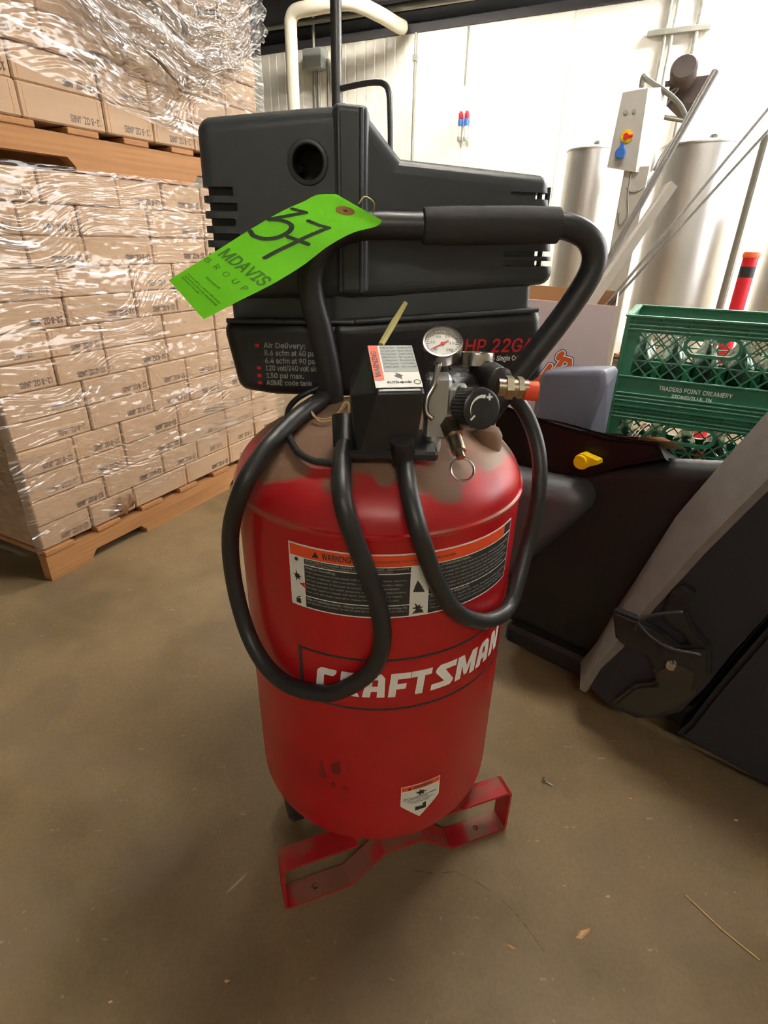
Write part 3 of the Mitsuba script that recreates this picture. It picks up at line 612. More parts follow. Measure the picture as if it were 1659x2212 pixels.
# gauges
def gauge(x, y, z, rr, tilt, stem_to, lab):
    ax = V(*tilt) / np.linalg.norm(tilt)
    key = add(AC, 'gauge', lathe([(0, -.012), (rr * .7, -.012), (rr * .98, -.009), (rr, -.004), (rr, .0055), (rr * .96, .0075), (rr * .88, .0072), (rr * .87, .002), (0, .002)], 40, (x, y, z), ax), 'mat_chrome', 30, label=lab)
    A_ = trimesh.geometry.align_vectors([0, 0, 1], ax); Mg = np.eye(4); Mg[:3, :3] = A_[:3, :3]
    upv = V(0, 0, 1) - ax * ax[2]; upv /= np.linalg.norm(upv); rt = np.cross(upv, ax)
    Mg[:3, 0], Mg[:3, 1], Mg[:3, 2], Mg[:3, 3] = rt, upv, ax, V(x, y, z)
    add(key, 'dial', xf(lathe([(0, .0025), (rr * .86, .0025), (rr * .86, .0021), (0, .0021)], 32), Mg), 'mat_white', False)
    tk = []
    for i in range(31):
        t = math.radians(225 - i * 9); L = .16 if i % 5 == 0 else .09
        m = rect2(rr * (.80 - L), rr * .80, -.00025, .00025); tk.append(mv(rot(m, math.degrees(t), [0, 0, 1]), 0, 0, .0026))
    for i, s in enumerate(('0', '30', '60', '90', '120', '150')):
        t = math.radians(225 - i * 45 * 1.2); tk.append(mv(text(s, rr * .15, .0001, center=True), rr * .5 * math.cos(t), rr * .5 * math.sin(t) - rr * .07, .0026))
    add(key, 'dial_marks', xf(cat(*tk), Mg), 'mat_print_dark', False)
    add(key, 'needle', xf(cat(mv(extr([(-.35 * rr, -.0008), (.72 * rr, -.0003), (.72 * rr, .0003), (-.35 * rr, .0008)], .0004), 0, 0, .0032), mv(extr(Point(0, 0).buffer(rr * .1), .0008), 0, 0, .003)), Mg @ trimesh.transformations.rotation_matrix(math.radians(215), [0, 0, 1])), 'mat_print_red', False)
    add(key, 'stem', rod(V(x, y, z) - ax * .01, stem_to, .008, 12), 'mat_rubber', 40)
gauge(.0635, .655, .892, .0235, (-.05, -.62, .78), (.068, .675, .835), 'round chrome pressure gauge with white dial facing the viewer')
gauge(.118, .745, .862, .0235, (.0, .12, .99), (.118, .742, .82), 'second chrome pressure gauge lying face up')
# manifold, pipes, valves
add(AC, 'manifold', cat(cbox(.030, .030, .075, .004, (.060, .640, .825)), cbox(.034, .026, .024, .003, (.078, .640, .838)), rod((.09, .64, .835), (.108, .625, .833), .0125, 18), rod((.058, .636, .80), (.056, .63, .755), .010, 16)), 'mat_alu', 30, label='grey cast metal manifold')
add(AC, 'hex_nut', rod((.082, .632, .838), (.100, .625, .837), .014, 6), 'mat_chrome', False)
add(AC, 'rubber_elbow', tube(smooth_path([(.07, .675, .836), (.085, .70, .838), (.118, .742, .828), (.13, .73, .845), (.145, .70, .842)], 5), .017, 14), 'mat_rubber', True)
add(AC, 'copper_tube', tube(smooth_path([(.058, .625, .878), (.054, .622, .855), (.046, .616, .84), (.046, .612, .825), (.054, .61, .818)], 6), .0035, 10), 'mat_chrome', True, label='thin bent metal tube')
def knob():
    n = 48; v = []
    prof = [(.0, -.02), (.019, -.02), (.0205, -.018), (.0235, .016), (.0225, .019), (.019, .021), (0, .021)]
    m = lathe(prof, 96); ang = np.arctan2(m.vertices[:, 1], m.vertices[:, 0]); rr_ = np.hypot(m.vertices[:, 0], m.vertices[:, 1])
    sel = (rr_ > .0185) & (m.vertices[:, 2] < .0185); k_ = 1 - .05 * (np.abs(np.sin(ang * 16)) < .4) * sel
    m.vertices[:, :2] *= k_[:, None]; return m
KA = V(.34, -.9, .2); KA /= np.linalg.norm(KA); kup = V(0, 0, 1) - KA * KA[2]; kup /= np.linalg.norm(kup)
MK = np.eye(4); MK[:3, 0], MK[:3, 1], MK[:3, 2], MK[:3, 3] = np.cross(kup, KA), kup, KA, V(.099, .612, .831)
add(AC, 'regulator_knob', xf(knob(), MK), 'mat_black', 35, label='ribbed black regulator knob with white scale')
arc = Polygon([((.0155) * math.cos(t), .0155 * math.sin(t)) for t in np.radians(np.linspace(205, 75, 24))] + [((.0155 - .004 * (i / 23)) * math.cos(t), (.0155 - .004 * (i / 23)) * math.sin(t)) for i, t in reversed(list(enumerate(np.radians(np.linspace(205, 75, 24)))))])
km = [mv(extr(arc, .0003), 0, 0, .0211), mv(extr(unary_union([sbox(-.0036, -.0011, .0036, .0011), sbox(-.0011, -.0036, .0011, .0036)]), .0003), .0085, .0125, .0211), mv(rot(rect2(-.0035, .0035, -.001, .001), 40, [0, 0, 1]), -.0125, -.0085, .0211)]
for i, ch in enumerate('TURN CLOCKWISE TO INCREASE'):
    if ch == ' ': continue
    t = math.radians(-135 + i * 6.0); g = text(ch, .0024, .0002, True, center=True)
    km.append(mv(rot(g, math.degrees(t) + 90, [0, 0, 1]), .0185 * math.cos(t), .0185 * math.sin(t), .0205))
add(AC + '__regulator_knob', 'scale', xf(cat(*km), MK), 'mat_print_white', False)
add(AC, 'valve', cat(rod((.133, .655, .845), (.168, .655, .844), .0105, 16), rod((.142, .655, .845), (.150, .655, .845), .0145, 6), rod((.156, .655, .845), (.162, .655, .845), .0135, 6)), 'mat_brass', 30, label='dusty brass outlet valve')
add(AC + '__valve', 'cap', rod((.164, .655, .842), (.180, .655, .841), .0115, 18), 'mat_orange', 40, label='orange plastic cap')
add(AC, 'relief_valve', cat(rod((.078, .622, .80), (.085, .598, .783), .0085, 12), rod((.074, .632, .808), (.080, .615, .796), .012, 6), rod((.085, .598, .783), (.087, .592, .778), .005, 10)), 'mat_brass', 30, label='brass safety relief valve')
rg = trimesh.creation.torus(.0135, .0013, major_sections=32, minor_sections=8); rg = xf(rg, trimesh.geometry.align_vectors([0, 0, 1], [.1, -.8, .6])); add(AC + '__relief_valve', 'pull_ring', mv(rg, .089, .588, .7655), 'mat_chrome', True, label='steel pull ring')
add(AC, 'red_fitting', cat(rod((.088, .65, .80), (.105, .66, .81), .010, 14), lathe([(0, 0), (.02, 0), (.02, .02), (.015, .028), (0, .03)], 20, (.135, .70, .752))), 'mat_tank', 40)
add(AC, 'base_plate', bxx(-.05, .06, .585, .72, .775, .786, .003), 'mat_black', 30)

# ---------------------------------------------------------------- green auction tag tied to the handle
TE = np.array([[-.0634, .742, 1.0469], [-.0807, .742, 1.0466], [-.1023, .738, 1.0384], [-.1264, .732, 1.0281], [-.1586, .724, 1.011], [-.1964, .714, .9889], [-.229, .706, .9702], [-.2595, .7, .9529]])
BE = np.array([[-.0095, .724, 1.0205], [-.0132, .724, 1.0156], [-.0417, .72, 1.0073], [-.0685, .714, .9942], [-.1009, .706, .9717], [-.1358, .696, .9515], [-.1766, .688, .9321], [-.2182, .682, .9118]])
TL = np.array([0, .0109, .0375, .0661, .1049, .1481, .1902, .2313])
from scipy.interpolate import CubicSpline, PchipInterpolator
fT, fB = PchipInterpolator(TL, TE), PchipInterpolator(TL, BE)
def tag_map(x, v, off):
    a_, b_ = fT(np.clip(v, 0, TL[-1])), fB(np.clip(v, 0, TL[-1])); p = a_ + (b_ - a_) * x[:, None]
    n_ = np.cross(b_ - a_, fT(np.clip(v + .002, 0, TL[-1])) - fT(np.clip(v - .002, 0, TL[-1]))); n_ /= np.linalg.norm(n_, axis=1, keepdims=True)
    n_[n_[:, 1] > 0] *= -1
    return p + n_ * off[:, None]
WT = .070
def on_tag(m, off):     # m: x across (metres of WT), y downwards along the tag, z out
    vv, ff = trimesh.remesh.subdivide_to_size(m.vertices, m.faces, .006, max_iter=12)
    return tm(tag_map(vv[:, 0] / WT, vv[:, 1], vv[:, 2] + off), ff)
AT = thing('auction_tag', 'bright green paper auction tag numbered 37 hanging from the compressor handle', 'tag')
out = Polygon([(0, .0), (WT, .0), (WT, .2313), (0, .2313)]).difference(Point(.0345, .0168).buffer(.0022))
add(AT, 'paper', on_tag(extr(out, .0003), 0.0), 'mat_tag', False)
add(AT, 'eyelet', on_tag(extr(Point(.0345, .0168).buffer(.0085).difference(Point(.0345, .0168).buffer(.0024)), .0004), .0003), 'mat_tag_eye', False, label='brown reinforcing ring round the hole')
def stroke(pts, w): return LineString(smooth_path([(x * WT, y, 0) for x, y in pts], 5)[:, :2]).buffer(w, join_style=1)
def stroke2(pts, w): return LineString([(x * WT, y) for x, y in pts]).buffer(w, join_style=1)
num = unary_union([stroke2([(.05, .0555), (.23, .0495), (.12, .070), (.02, .086)], .0024), stroke([(.02, .086), (.16, .0771), (.31, .0748), (.39, .0823), (.37, .0974), (.26, .1096), (.12, .1142), (.03, .1125)], .0026),
                   stroke2([(.404, .0574), (.576, .0545), (.707, .0504), (.67, .0667)], .0023), stroke([(.67, .0667), (.61, .0893), (.56, .1107), (.545, .1276)], .0023), stroke2([(.455, .0893), (.616, .0852), (.768, .0818)], .0024)])
add(AT, 'handwriting', on_tag(extr(num, .0002), .0005), 'mat_marker', False, label='handwritten black number 37')
def tag_text(s, h, x, y, w=None, bold=False, gap=None):
    if gap:
        ms = [mv(text(c, h, .0002, bold, center=True), gap * i, 0, 0) for i, c in enumerate(s) if c != ' ']; m = cat(*ms)
    else: m = text(s, h, .0002, bold, w)
    m = m.copy(); m.vertices[:, 1] *= -1; m.invert(); return mv(m, x, y, 0)
add(AT, 'print', on_tag(cat(tag_text('MDAVIS', .0155, .004, .160, .062, True), tag_text('G R O U P', .0075, .004, .1775, gap=.0068), tag_text('mdavisgroup.com', .0028, .022, .194, .022), tag_text('All items sold as is where is with all faults', .0026, .006, .207, .056), tag_text('and must be paid for before removal from the', .0026, .006, .2115, .056), tag_text('premises of the sale', .0026, .006, .216, .030)), .0005), 'mat_tag_ink', False)
add(AT, 'tie_string', tube(smooth_path([(-.037, .731, 1.037), (-.03, .738, 1.045), (-.02, .758, 1.040), (-.022, .782, 1.03), (-.03, .785, 1.01)], 5), .0008, 6), 'mat_zip', True)

# ---------------------------------------------------------------- dark machine on the right
MA = thing('floor_machine', 'bulky dark plastic floor cleaning machine with grey edge panel and black latch', 'machine')
def mpoly(pts, y0, y1): return extr_xz(pts, y0, y1)
slab = [(-.048, .099), (.008, .072), (.069, .072), (.11, .101), (.145, .145), (.169, .223), (.190, .32), (.219, .427), (.262, .60), (.30, .80), (.205, .80), (.152, .663), (.129, .608), (.086, .502), (.036, .364), (.0, .245), (-.034, .165)]
slab_in = Polygon(slab).buffer(-.008)
def bevel_slab(pl, y0, y1, c):
    a_ = man(extr_xz(pl, y0 + c, y1)); b_ = man(extr_xz(pl.buffer(-c), y0, y0 + c + .001)); return unman(a_ + b_)
add(MA, 'tilted_panel', bevel_slab(Polygon(slab).buffer(-.006).buffer(.006), 0, .085, .008), 'mat_mach', 25, M=MACH, label='dark ribbed tilted panel')
def edge_strip(o, i, d=.088):
    v = []; n = len(o)
    for (a_, b_) in zip(o, i): v += [(b_[0] - .002, -.004, b_[1]), (a_[0], d, a_[1]), (b_[0] + .02, d, a_[1]), (b_[0] + .012, -.004, b_[1])]
    f = []
    for k_ in range(n - 1):
        for j in range(4):
            p, q = k_ * 4 + j, k_ * 4 + (j + 1) % 4; f += [[p, q, q + 4], [p, q + 4, p + 4]]
    f += [[0, 2, 1], [0, 3, 2], [n * 4 - 4, n * 4 - 3, n * 4 - 2], [n * 4 - 4, n * 4 - 2, n * 4 - 1]]
    m = tm(v, f); m.fix_normals(); return m
add(MA, 'edge_panel', edge_strip([(-.092, .075), (-.066, .15), (-.046, .244), (-.021, .338), (.023, .516), (.072, .644), (.115, .75), (.135, .80)], [(-.052, .085), (-.034, .165), (.0, .245), (.036, .364), (.086, .502), (.129, .608), (.152, .663), (.205, .80)], d=.10), 'mat_mach_grey', 25, M=MACH, label='light grey edge of the tilted panel')
lower = Polygon([(.15, .075), (.165, .12), (.185, .222), (.207, .316), (.232, .42), (.275, .6), (.315, .80), (.75, .80), (.75, .06), (.30, .06)])
add(MA, 'side_panel', bevel_slab(lower, .01, .09, .01), 'mat_mach', 25, M=MACH, label='dark ribbed side panel')
bodyh = sph_hull([(-.30, .165, .48), (-.235, .165, .475), (-.128, .165, .51), (-.04, .165, .57), (.12, .165, .59), (.7, .165, .72), (-.31, .165, .10), (.7, .165, .10), (-.36, .5, .30), (-.04, .5, .42), (.7, .5, .6), (-.36, .5, .10), (.7, .5, .10)], .035, 2)
add(MA, 'body', bodyh, 'mat_mach_body', 30, M=MACH, label='large dark moulded body')
add(MA, 'skirt', bxx(-.30, .7, .10, .6, .028, .085, .01), 'mat_mach_body', 30, M=MACH)
for s, d in ((-.2, .2), (.55, .2), (-.2, .52), (.55, .52)):
    add(MA, 'wheel', rot(lathe([(0, -.02), (.028, -.02), (.036, -.013), (.036, .013), (.028, .02), (0, .02)], 24), 90, [1, 0, 0]).apply_translation((s, d, .036)), 'mat_rubber', 40, M=MACH)
sh = sph_hull([(-.36, .07, .49), (-.25, .08, .49), (-.19, .09, .495), (-.31, .09, .36), (-.36, .09, .25), (-.36, .3, .48), (-.2, .3, .48), (-.36, .3, .2)], .045, 3)  # wedge follows the outline of the lit patch on the body
add(MA, 'shoulder', sh, 'mat_mach_shoulder_lit', 30, M=MACH, label='shoulder of the dark body beside the tank, painted grey as if lit')
con = Polygon([(-.40, .668), (-.367, .664), (-.253, .65), (-.141, .644), (-.044, .656), (-.025, .628), (-.101, .588), (-.163, .55), (-.254, .524), (-.40, .52)])
cons = bevel_slab(con, .10, .36, .008); cons.vertices[:, 2] -= .42 * (cons.vertices[:, 1] - .10) * (cons.vertices[:, 2] > .60)
add(MA, 'console', cons, 'mat_gloss', 25, M=MACH, label='glossy black console')
lobe = unary_union([Point(0, 0).buffer(.017), Polygon([(-.004, .017), (.02, .014), (.034, .012), (.036, .004), (.018, -.006)])])
kn = extr(lobe, .022); kn = cat(kn, mv(extr(Point(0, 0).buffer(.014), .01), 0, 0, .02))
MKN = MACH @ np.array([[1, 0, 0, -.172], [0, 0, -1, .099], [0, 1, 0, .588], [0, 0, 0, 1.0]])
add(MA, 'yellow_knob', kn, 'mat_yellow', 30, M=MKN @ trimesh.transformations.rotation_matrix(math.radians(-8), [0, 1, 0]), label='yellow plastic knob on the console')
seat = sph_hull([(-.44, .47, .665), (-.29, .45, .692), (-.283, .45, .67), (-.30, .45, .55), (-.345, .45, .50), (-.44, .46, .50), (-.475, .53, .64), (-.48, .53, .53), (-.44, .54, .665), (-.29, .53, .69), (-.29, .53, .52)], .016, 2)
add(MA, 'seat_back', seat, 'mat_seat', 30, M=MACH, label='smooth blue-grey backrest above the console')
# latch: bracket plate, catch and two bent wires
LT = name_of(MA, 'latch')
scene[LT] = ply(xf(bevel_slab(Polygon([(.086, .150), (.146, .20), (.165, .27), (.150, .325), (.107, .300), (.075, .315), (.028, .322), (-.018, .322), (-.002, .270), (.030, .255), (.060, .262), (.10, .22), (.078, .175), (.05, .15)]).buffer(.006), -.018, .004, .006), MACH), 'mat_black', 25)
labels[LT] = {'label': 'black toggle latch with bent wire bail'}
add(LT, 'plate', bevel_slab(Polygon([(.03, .105), (.085, .115), (.125, .16), (.150, .215), (.145, .265), (.11, .27), (.085, .23), (.10, .20), (.06, .17)]).buffer(.008), -.02, .004, .007), 'mat_plate', 25, M=MACH)
add(LT, 'hook', bevel_slab(Polygon([(.066, .36), (.072, .415), (.085, .43), (.10, .425), (.095, .385), (.12, .35), (.15, .33), (.16, .30), (.145, .295), (.11, .34), (.08, .345)]).buffer(.004), -.014, .004, .005), 'mat_black', 25, M=MACH)
add(LT, 'wire', cat(tube(smooth_path([(.098, -.03, .392), (.06, -.034, .37), (.035, -.034, .345), (.027, -.03, .315)], 6), .0035, 10), tube(smooth_path([(.03, -.036, .337), (.062, -.038, .318), (.10, -.036, .31), (.147, -.03, .318)], 6), .0035, 10)), 'mat_metal_black', True, M=MACH)
add(LT, 'pivot', rot(lathe([(0, 0), (.012, 0), (.012, .006), (.008, .012), (0, .012)], 20), 90, [1, 0, 0]).apply_translation((.105, -.016, .262)), 'mat_chrome', 40, M=MACH)
# papers and binder clip on the console
pp = thing('paper_sheets', 'glossy printed sheets lying on the black console', 'papers')
add(pp, 'sheet', sheet(lambda u, v: np.stack([-.30 + .26 * u, .105 + .2 * v, .658 - .006 * np.sin(np.pi * u) ** 1.0 + .004 * np.sin(u * 7 + v) + .012 * (u - .5) - .070 * v], -1), 24, 6), 'mat_paper', True, M=MACH)
add(pp, 'sheet', sheet(lambda u, v: np.stack([-.17 + .15 * u, .10 + .2 * v, .652 - .006 * np.sin(np.pi * u) + .012 * u - .070 * v], -1), 18, 6), 'mat_card_b', True, M=MACH)
bc = thing('binder_clip', 'small black binder clip with steel wire arms on the printed sheets', 'binder clip')
BCM = MACH @ trimesh.transformations.translation_matrix([.01, -.08, .018])
add(bc, 'body', hull([(-.115, .20, .628), (-.095, .20, .628), (-.115, .20, .640), (-.095, .20, .640), (-.115, .22, .634), (-.095, .22, .634)]), 'mat_black', False, M=BCM)
for o in (0, .006): add(bc, 'arm', tube(smooth_path([(-.108 + o, .20, .634), (-.100 + o, .20, .650), (-.090 + o, .20, .664), (-.085 + o, .205, .664)], 4), .0012, 6), 'mat_chrome', True, M=BCM)

# ---------------------------------------------------------------- green crates of bottles
CRW, CRD, CRH = .48, .36, .269
def crate_mesh():
    th = .006
    def wall(w):
        full = sbox(0, 0, w, CRH)
        win = sbox(.035, .088, w - .035, CRH - .048)
        grid = []
        step = .043
        for i in range(-12, int(w / step) + 14):
            grid.append(LineString([(i * step, .06), (i * step + .2, .26)]).buffer(.0019, cap_style=2)); grid.append(LineString([(i * step, .26), (i * step + .2, .06)]).buffer(.0019, cap_style=2))
        lat = unary_union(grid).intersection(win)
        hand = LineString([(w / 2 - .045, CRH - .075), (w / 2 + .045, CRH - .075)]).buffer(.022)
        handr = LineString([(w / 2 - .045, CRH - .075), (w / 2 + .045, CRH - .075)]).buffer(.032)
        wallp = unary_union([full.difference(win), lat, handr.intersection(sbox(0, .09, w, CRH - .02)), sbox(.03, .085, w - .03, .09), sbox(.03, .135, w - .03, .139)]).difference(hand)
        wallp = unary_union([g for g in getattr(wallp, 'geoms', [wallp]) if g.area > 1e-6])
        m = [extr_xz(wallp, 0, th)]
        for z in (CRH - .004, CRH - .016, CRH - .028, CRH - .040, .088, .012, .024, .036): m.append(bxx(0, w, -.007, .001, z - .0025, z + .0025, .0008))
        for x in np.arange(.02, w, .075): m.append(bxx(x - .0015, x + .0015, -.006, .001, CRH - .045, CRH - .003, .0005))
        m.append(extr_xz(handr.difference(hand), -.006, .001))
        return cat(*m)
    fr, sd = wall(CRW), wall(CRD)
    Rz = trimesh.transformations.rotation_matrix
    ms = [fr, xf(fr, trimesh.transformations.translation_matrix([CRW, CRD, 0]) @ Rz(math.pi, [0, 0, 1])), xf(sd, trimesh.transformations.translation_matrix([0, CRD, 0]) @ Rz(-math.pi / 2, [0, 0, 1])), xf(sd, trimesh.transformations.translation_matrix([CRW, 0, 0]) @ Rz(math.pi / 2, [0, 0, 1]))]
    for x in (0, CRW):
        for y in (0, CRD): ms.append(bxx(x - .007, x + .007, y - .007, y + .007, 0, CRH, .003))
    ms.append(bxx(0, CRW, 0, CRD, .004, .010, .001))
    rim = sbox(-.010, -.010, CRW + .010, CRD + .010).difference(sbox(.012, .012, CRW - .012, CRD - .012)); ms.append(mv(extr(rim, .005), 0, 0, CRH - .005))
    return cat(*ms)
cm = ply(crate_mesh(), 'mat_green', False)
def bottle_mesh(h=.15, r_=.032):
    o = [(0, 0), (r_ * .9, 0), (r_, .004), (r_, h * .62), (r_ * .95, h * .68), (r_ * .5, h * .82), (r_ * .42, h * .86), (r_ * .42, h * .96), (r_ * .5, h * .965), (r_ * .5, h)]
    i = [(r_ * .36, h), (r_ * .34, h * .86), (r_ * .42, h * .81), (r_ * .86, h * .68), (r_ * .9, h * .62), (r_ * .9, .010), (0, .008)]
    return lathe(o + i, 20)
bm = ply(bottle_mesh(.19, .036), 'mat_glass', 40)
CN, CE = -.129, 1.9
for lev, lab in ((2, 'green plastic lattice crate of bottles, topmost of its stack'), (1, 'green plastic lattice crate under the topmost one'), (0, 'green plastic crate at the foot of the crate stack')):
    ck = thing('bottle_crate', lab, 'crate')
    scene[ck + '__basket'] = {**cm, 'to_world': room_T(CN, CE, .004 + lev * (CRH + .0005))}
    if lev == 2:
        for s, h_, x_, z_, w_ in (('TRADERS POINT CREAMERY', .0125, .125, .056, .20), ('ZIONSVILLE, IN', .009, .165, .038, .11)):
            t_ = text(s, h_, .0004, True, w_); t_.vertices = np.stack([t_.vertices[:, 0] + x_, -.0005 - t_.vertices[:, 2], t_.vertices[:, 1] + z_], 1)
            add(ck, 'lettering', mv(t_, CN, CE, .004 + lev * (CRH + .0005)), 'mat_print_white', False, M=ROOM, label='white printed lettering')
    if lev:
        for iy in range(3 if lev == 2 else 2):
            for ix in range(5):
                kb = thing('glass_bottle', 'clear glass bottle in the %s green crate, %s row, %s from the left' % ('topmost' if lev == 2 else 'second', ('front', 'middle', 'back')[iy], ORD[ix]), 'bottle', 'bottles in the %s green crate' % ('topmost' if lev == 2 else 'second'))
                scene[kb] = {**bm, 'to_world': room_T(CN + .055 + ix * .092, CE + .055 + iy * .09, .004 + lev * (CRH + .0005) + .0115)}
single('orange_cap', lathe([(0, 0), (.010, 0), (.012, .004), (.012, .045), (.010, .05), (0, .05)], 24, (CN + .285, CE + .022, CRH + .10)), 'mat_orange', 'orange plastic cap among the bottles in the second green crate', 'cap', M=ROOM)

# ---------------------------------------------------------------- white carton with broom sticks
WB = thing('white_carton', 'tall white cardboard carton with orange lettering behind the compressor', 'carton')
WC = [V(.35, 1.824, 0), V(.675, 1.727, 0), V(.752, 1.93, 0), V(.42, 2.024, 0)]
def wall_sheet(a_, b_, z1a, z1b, mat, nm):
    d_ = (b_ - a_) / np.linalg.norm(b_ - a_); n_ = V(d_[1], -d_[0], 0); t_ = .004
    add(WB, nm, hull([a_, b_, a_ - n_ * t_, b_ - n_ * t_, a_ + V(0, 0, z1a), b_ + V(0, 0, z1b), a_ - n_ * t_ + V(0, 0, z1a), b_ - n_ * t_ + V(0, 0, z1b)]), mat, False)
wall_sheet(WC[0], WC[1], .848, .838, 'mat_carton_white', 'wall'); wall_sheet(WC[1], WC[2], .838, .865, 'mat_carton_white', 'wall')
wall_sheet(WC[2], WC[3], .865, .875, 'mat_carton_in', 'wall'); wall_sheet(WC[3], WC[0], .875, .848, 'mat_carton_in', 'wall')
add(WB, 'bottom', hull([c + V(0, 0, z) for c in WC for z in (0, .006)]), 'mat_carton_in', False)
def on_front(m, s, z, a_=WC[0], b_=WC[1], off=.0005):
    d_ = (b_ - a_) / np.linalg.norm(b_ - a_); n_ = V(d_[1], -d_[0], 0); q = m.copy()
    q.vertices = a_ + np.outer(q.vertices[:, 0] + s, d_) + np.outer(q.vertices[:, 2] + off, n_) + np.outer(q.vertices[:, 1] + z, [0, 0, 1]); return q
lp = [LineString([(0, .0), (.035, .045), (.06, .052)]), LineString([(.0, .045), (.05, .052)]), LineString([(.05, .03), (.085, .095)]), LineString([(.055, .062), (.088, .066), (.095, .055)]), LineString([(.085, .05), (.118, .118)]), LineString([(.118, .118), (.136, .114), (.138, .098), (.108, .082)]), LineString([(.118, .082), (.15, .06), (.156, .085)]), LineString([(.105, .125), (.113, .132), (.104, .118)])]
lp = [LineString([(x * 1.12, y * 1.12) for x, y in l.coords]) for l in lp]
base_l = unary_union([l.buffer(.0068, join_style=1) for l in lp])
add(WB, 'lettering_outline', on_front(extr(base_l.buffer(.0058), .0003), .08, .545), 'mat_navy', False)
add(WB, 'lettering_halo', on_front(extr(base_l.buffer(.0036), .0003), .08, .545, off=.0009), 'mat_print_white', False)
add(WB, 'lettering', on_front(extr(base_l, .0003), .08, .545, off=.0013), 'mat_orange_print', False, label='orange cartoon-style lettering with navy outline')
sl = unary_union([LineString([(.01, 0), (.05, .045)]), LineString([(.05, .045), (.075, .04), (.09, .075)])]).buffer(.008)
add(WB, 'side_lettering', on_front(extr(sl, .0003), .02, .66, WC[1], WC[2]), 'mat_print_red', False)
def stick(nm, a_, b_, r_, mat, lab, sides=12, sq=False):
    a_, b_ = V(*a_), V(*b_)
    f0 = a_ + (b_ - a_) * ((.03 - a_[2]) / (b_[2] - a_[2])) if False else a_
    if sq:
        d_ = (b_ - a_) / np.linalg.norm(b_ - a_); y_ = np.cross(d_, [0, 1, 0]); y_ /= np.linalg.norm(y_); x_ = np.cross(y_, d_)
        m = hull([p + x_ * sx * r_ + y_ * sy * r_ * .8 for p in (a_, b_) for sx in (-1, 1) for sy in (-1, 1)]); sm = False
    else: m, sm = rod(a_, b_, r_, sides), 40
    return single(nm, m, mat, lab, 'stick', smooth=sm)
def inside(top, rim, zb=.02):      # continue the line from its top through the rim point down to the inside of the carton
    top, rim = V(*top), V(*rim); d_ = (rim - top) / (rim[2] - top[2]); return rim + d_ * (zb - rim[2])
def low_end(top, rim):
    top, rim = V(*top), V(*rim); return rim - (top - rim) / np.linalg.norm(top - rim) * .13
for nm, top, rim, r_, mat, lab, sq in (('pole', (.956, 2.05, 1.466), (.633, 1.895, .829), .011, 'mat_broom', 'long grey pole leaning out of the white carton', False),
        ('flat_stick', (.846, 1.93, 1.164), (.635, 1.845, .834), .0165, 'mat_broom_light', 'thick pale square stick leaning out of the white carton', True),
        ('cane', (1.294, 2.084, 1.583), (.700, 1.86, .841), .0042, 'mat_broom', 'upper of two thin canes leaning out of the white carton', False),
        ('cane', (1.335, 2.124, 1.513), (.728, 1.9, .838), .0042, 'mat_broom', 'lower of two thin canes leaning out of the white carton', False),
        ('tube', (.729, 2.0, .957), (.659, 1.955, .838), .0155, 'mat_rubber', 'short black tube sticking out of the white carton', False)):
    stick(nm, low_end(top, rim), top, r_, mat, lab, sq=sq)

# ---------------------------------------------------------------- things along the back wall
def at_room(p): return ROOM[:3, :3] @ V(*p)
SC = 6.0 / 5.05
def w6(n, z, e=WD): k_ = e / 5.05; return (n * k_, e, 1 + (z - 1) * k_)
# steel vessels
def vessel(n, e, r_, z0, z1, lab):
    t = thing('steel_vessel', lab, 'tank')
    add(t, 'shell', lathe([(0, z0), (r_ * .96, z0), (r_, z0 + .02), (r_, z1 - .01), (r_ + .012, z1 - .008), (r_ + .012, z1), (r_ - .01, z1 + .002), (r_ * .5, z1 + .03), (0, z1 + .04)], 64, (n, e, 0)), 'mat_tankmetal', 30, M=ROOM)
    add(t, 'lid_knob', lathe([(0, 0), (.03, 0), (.03, .02), (.022, .03), (0, .03)], 20, (n + .03, e - r_ * .4, z1 + .02)), 'mat_conduit', 40, M=ROOM)
    for a_ in (.6, 2.2, 3.9, 5.4): add(t, 'leg', rod((n + r_ * .8 * math.cos(a_), e + r_ * .8 * math.sin(a_), 0), (n + r_ * .8 * math.cos(a_), e + r_ * .8 * math.sin(a_), z0 + .05), .025, 10), 'mat_tankmetal', M=ROOM)
    return t
vessel(-.065, 4.75, .275, .22, 1.585, 'broad brushed steel vessel standing behind the green crates')
vessel(-.86, 5.3, .20, .25, 1.66, 'narrow steel vessel left of the broad one by the white wall')
vessel(.66, 4.5, .26, .2, 1.24, 'low steel vessel at the right edge behind the crates')
# control box on a post
CB = thing('control_box', 'stainless control box with yellow and red switch on a post', 'control box')
zc = lambda z: z
add(CB, 'cabinet', hull([(-.41, 3.0, 1.576), (-.312, 3.0, 1.584), (-.422, 3.0, 1.307), (-.299, 3.0, 1.286), (-.345, 3.12, 1.60), (-.24, 3.12, 1.605), (-.345, 3.12, 1.31), (-.232, 3.12, 1.29)]), 'mat_ctrl', False, M=ROOM)
cy = trimesh.transformations.rotation_matrix(math.pi / 2, [1, 0, 0])
def disc(n, e, z, r_, t_, sides=24): return mv(xf(lathe([(0, 0), (r_, 0), (r_, t_ * .8), (r_ * .9, t_), (0, t_)], sides), cy), n, e, z)
add(CB, 'switch_plate', disc(-.362, 2.999, 1.419, .024, .006), 'mat_yellow', 40, M=ROOM)
add(CB, 'switch_knob', cat(disc(-.364, 2.993, 1.419, .011, .012), bxx(-.364, -.335, 2.984, 2.992, 1.414, 1.424)), 'mat_red', 30, M=ROOM)
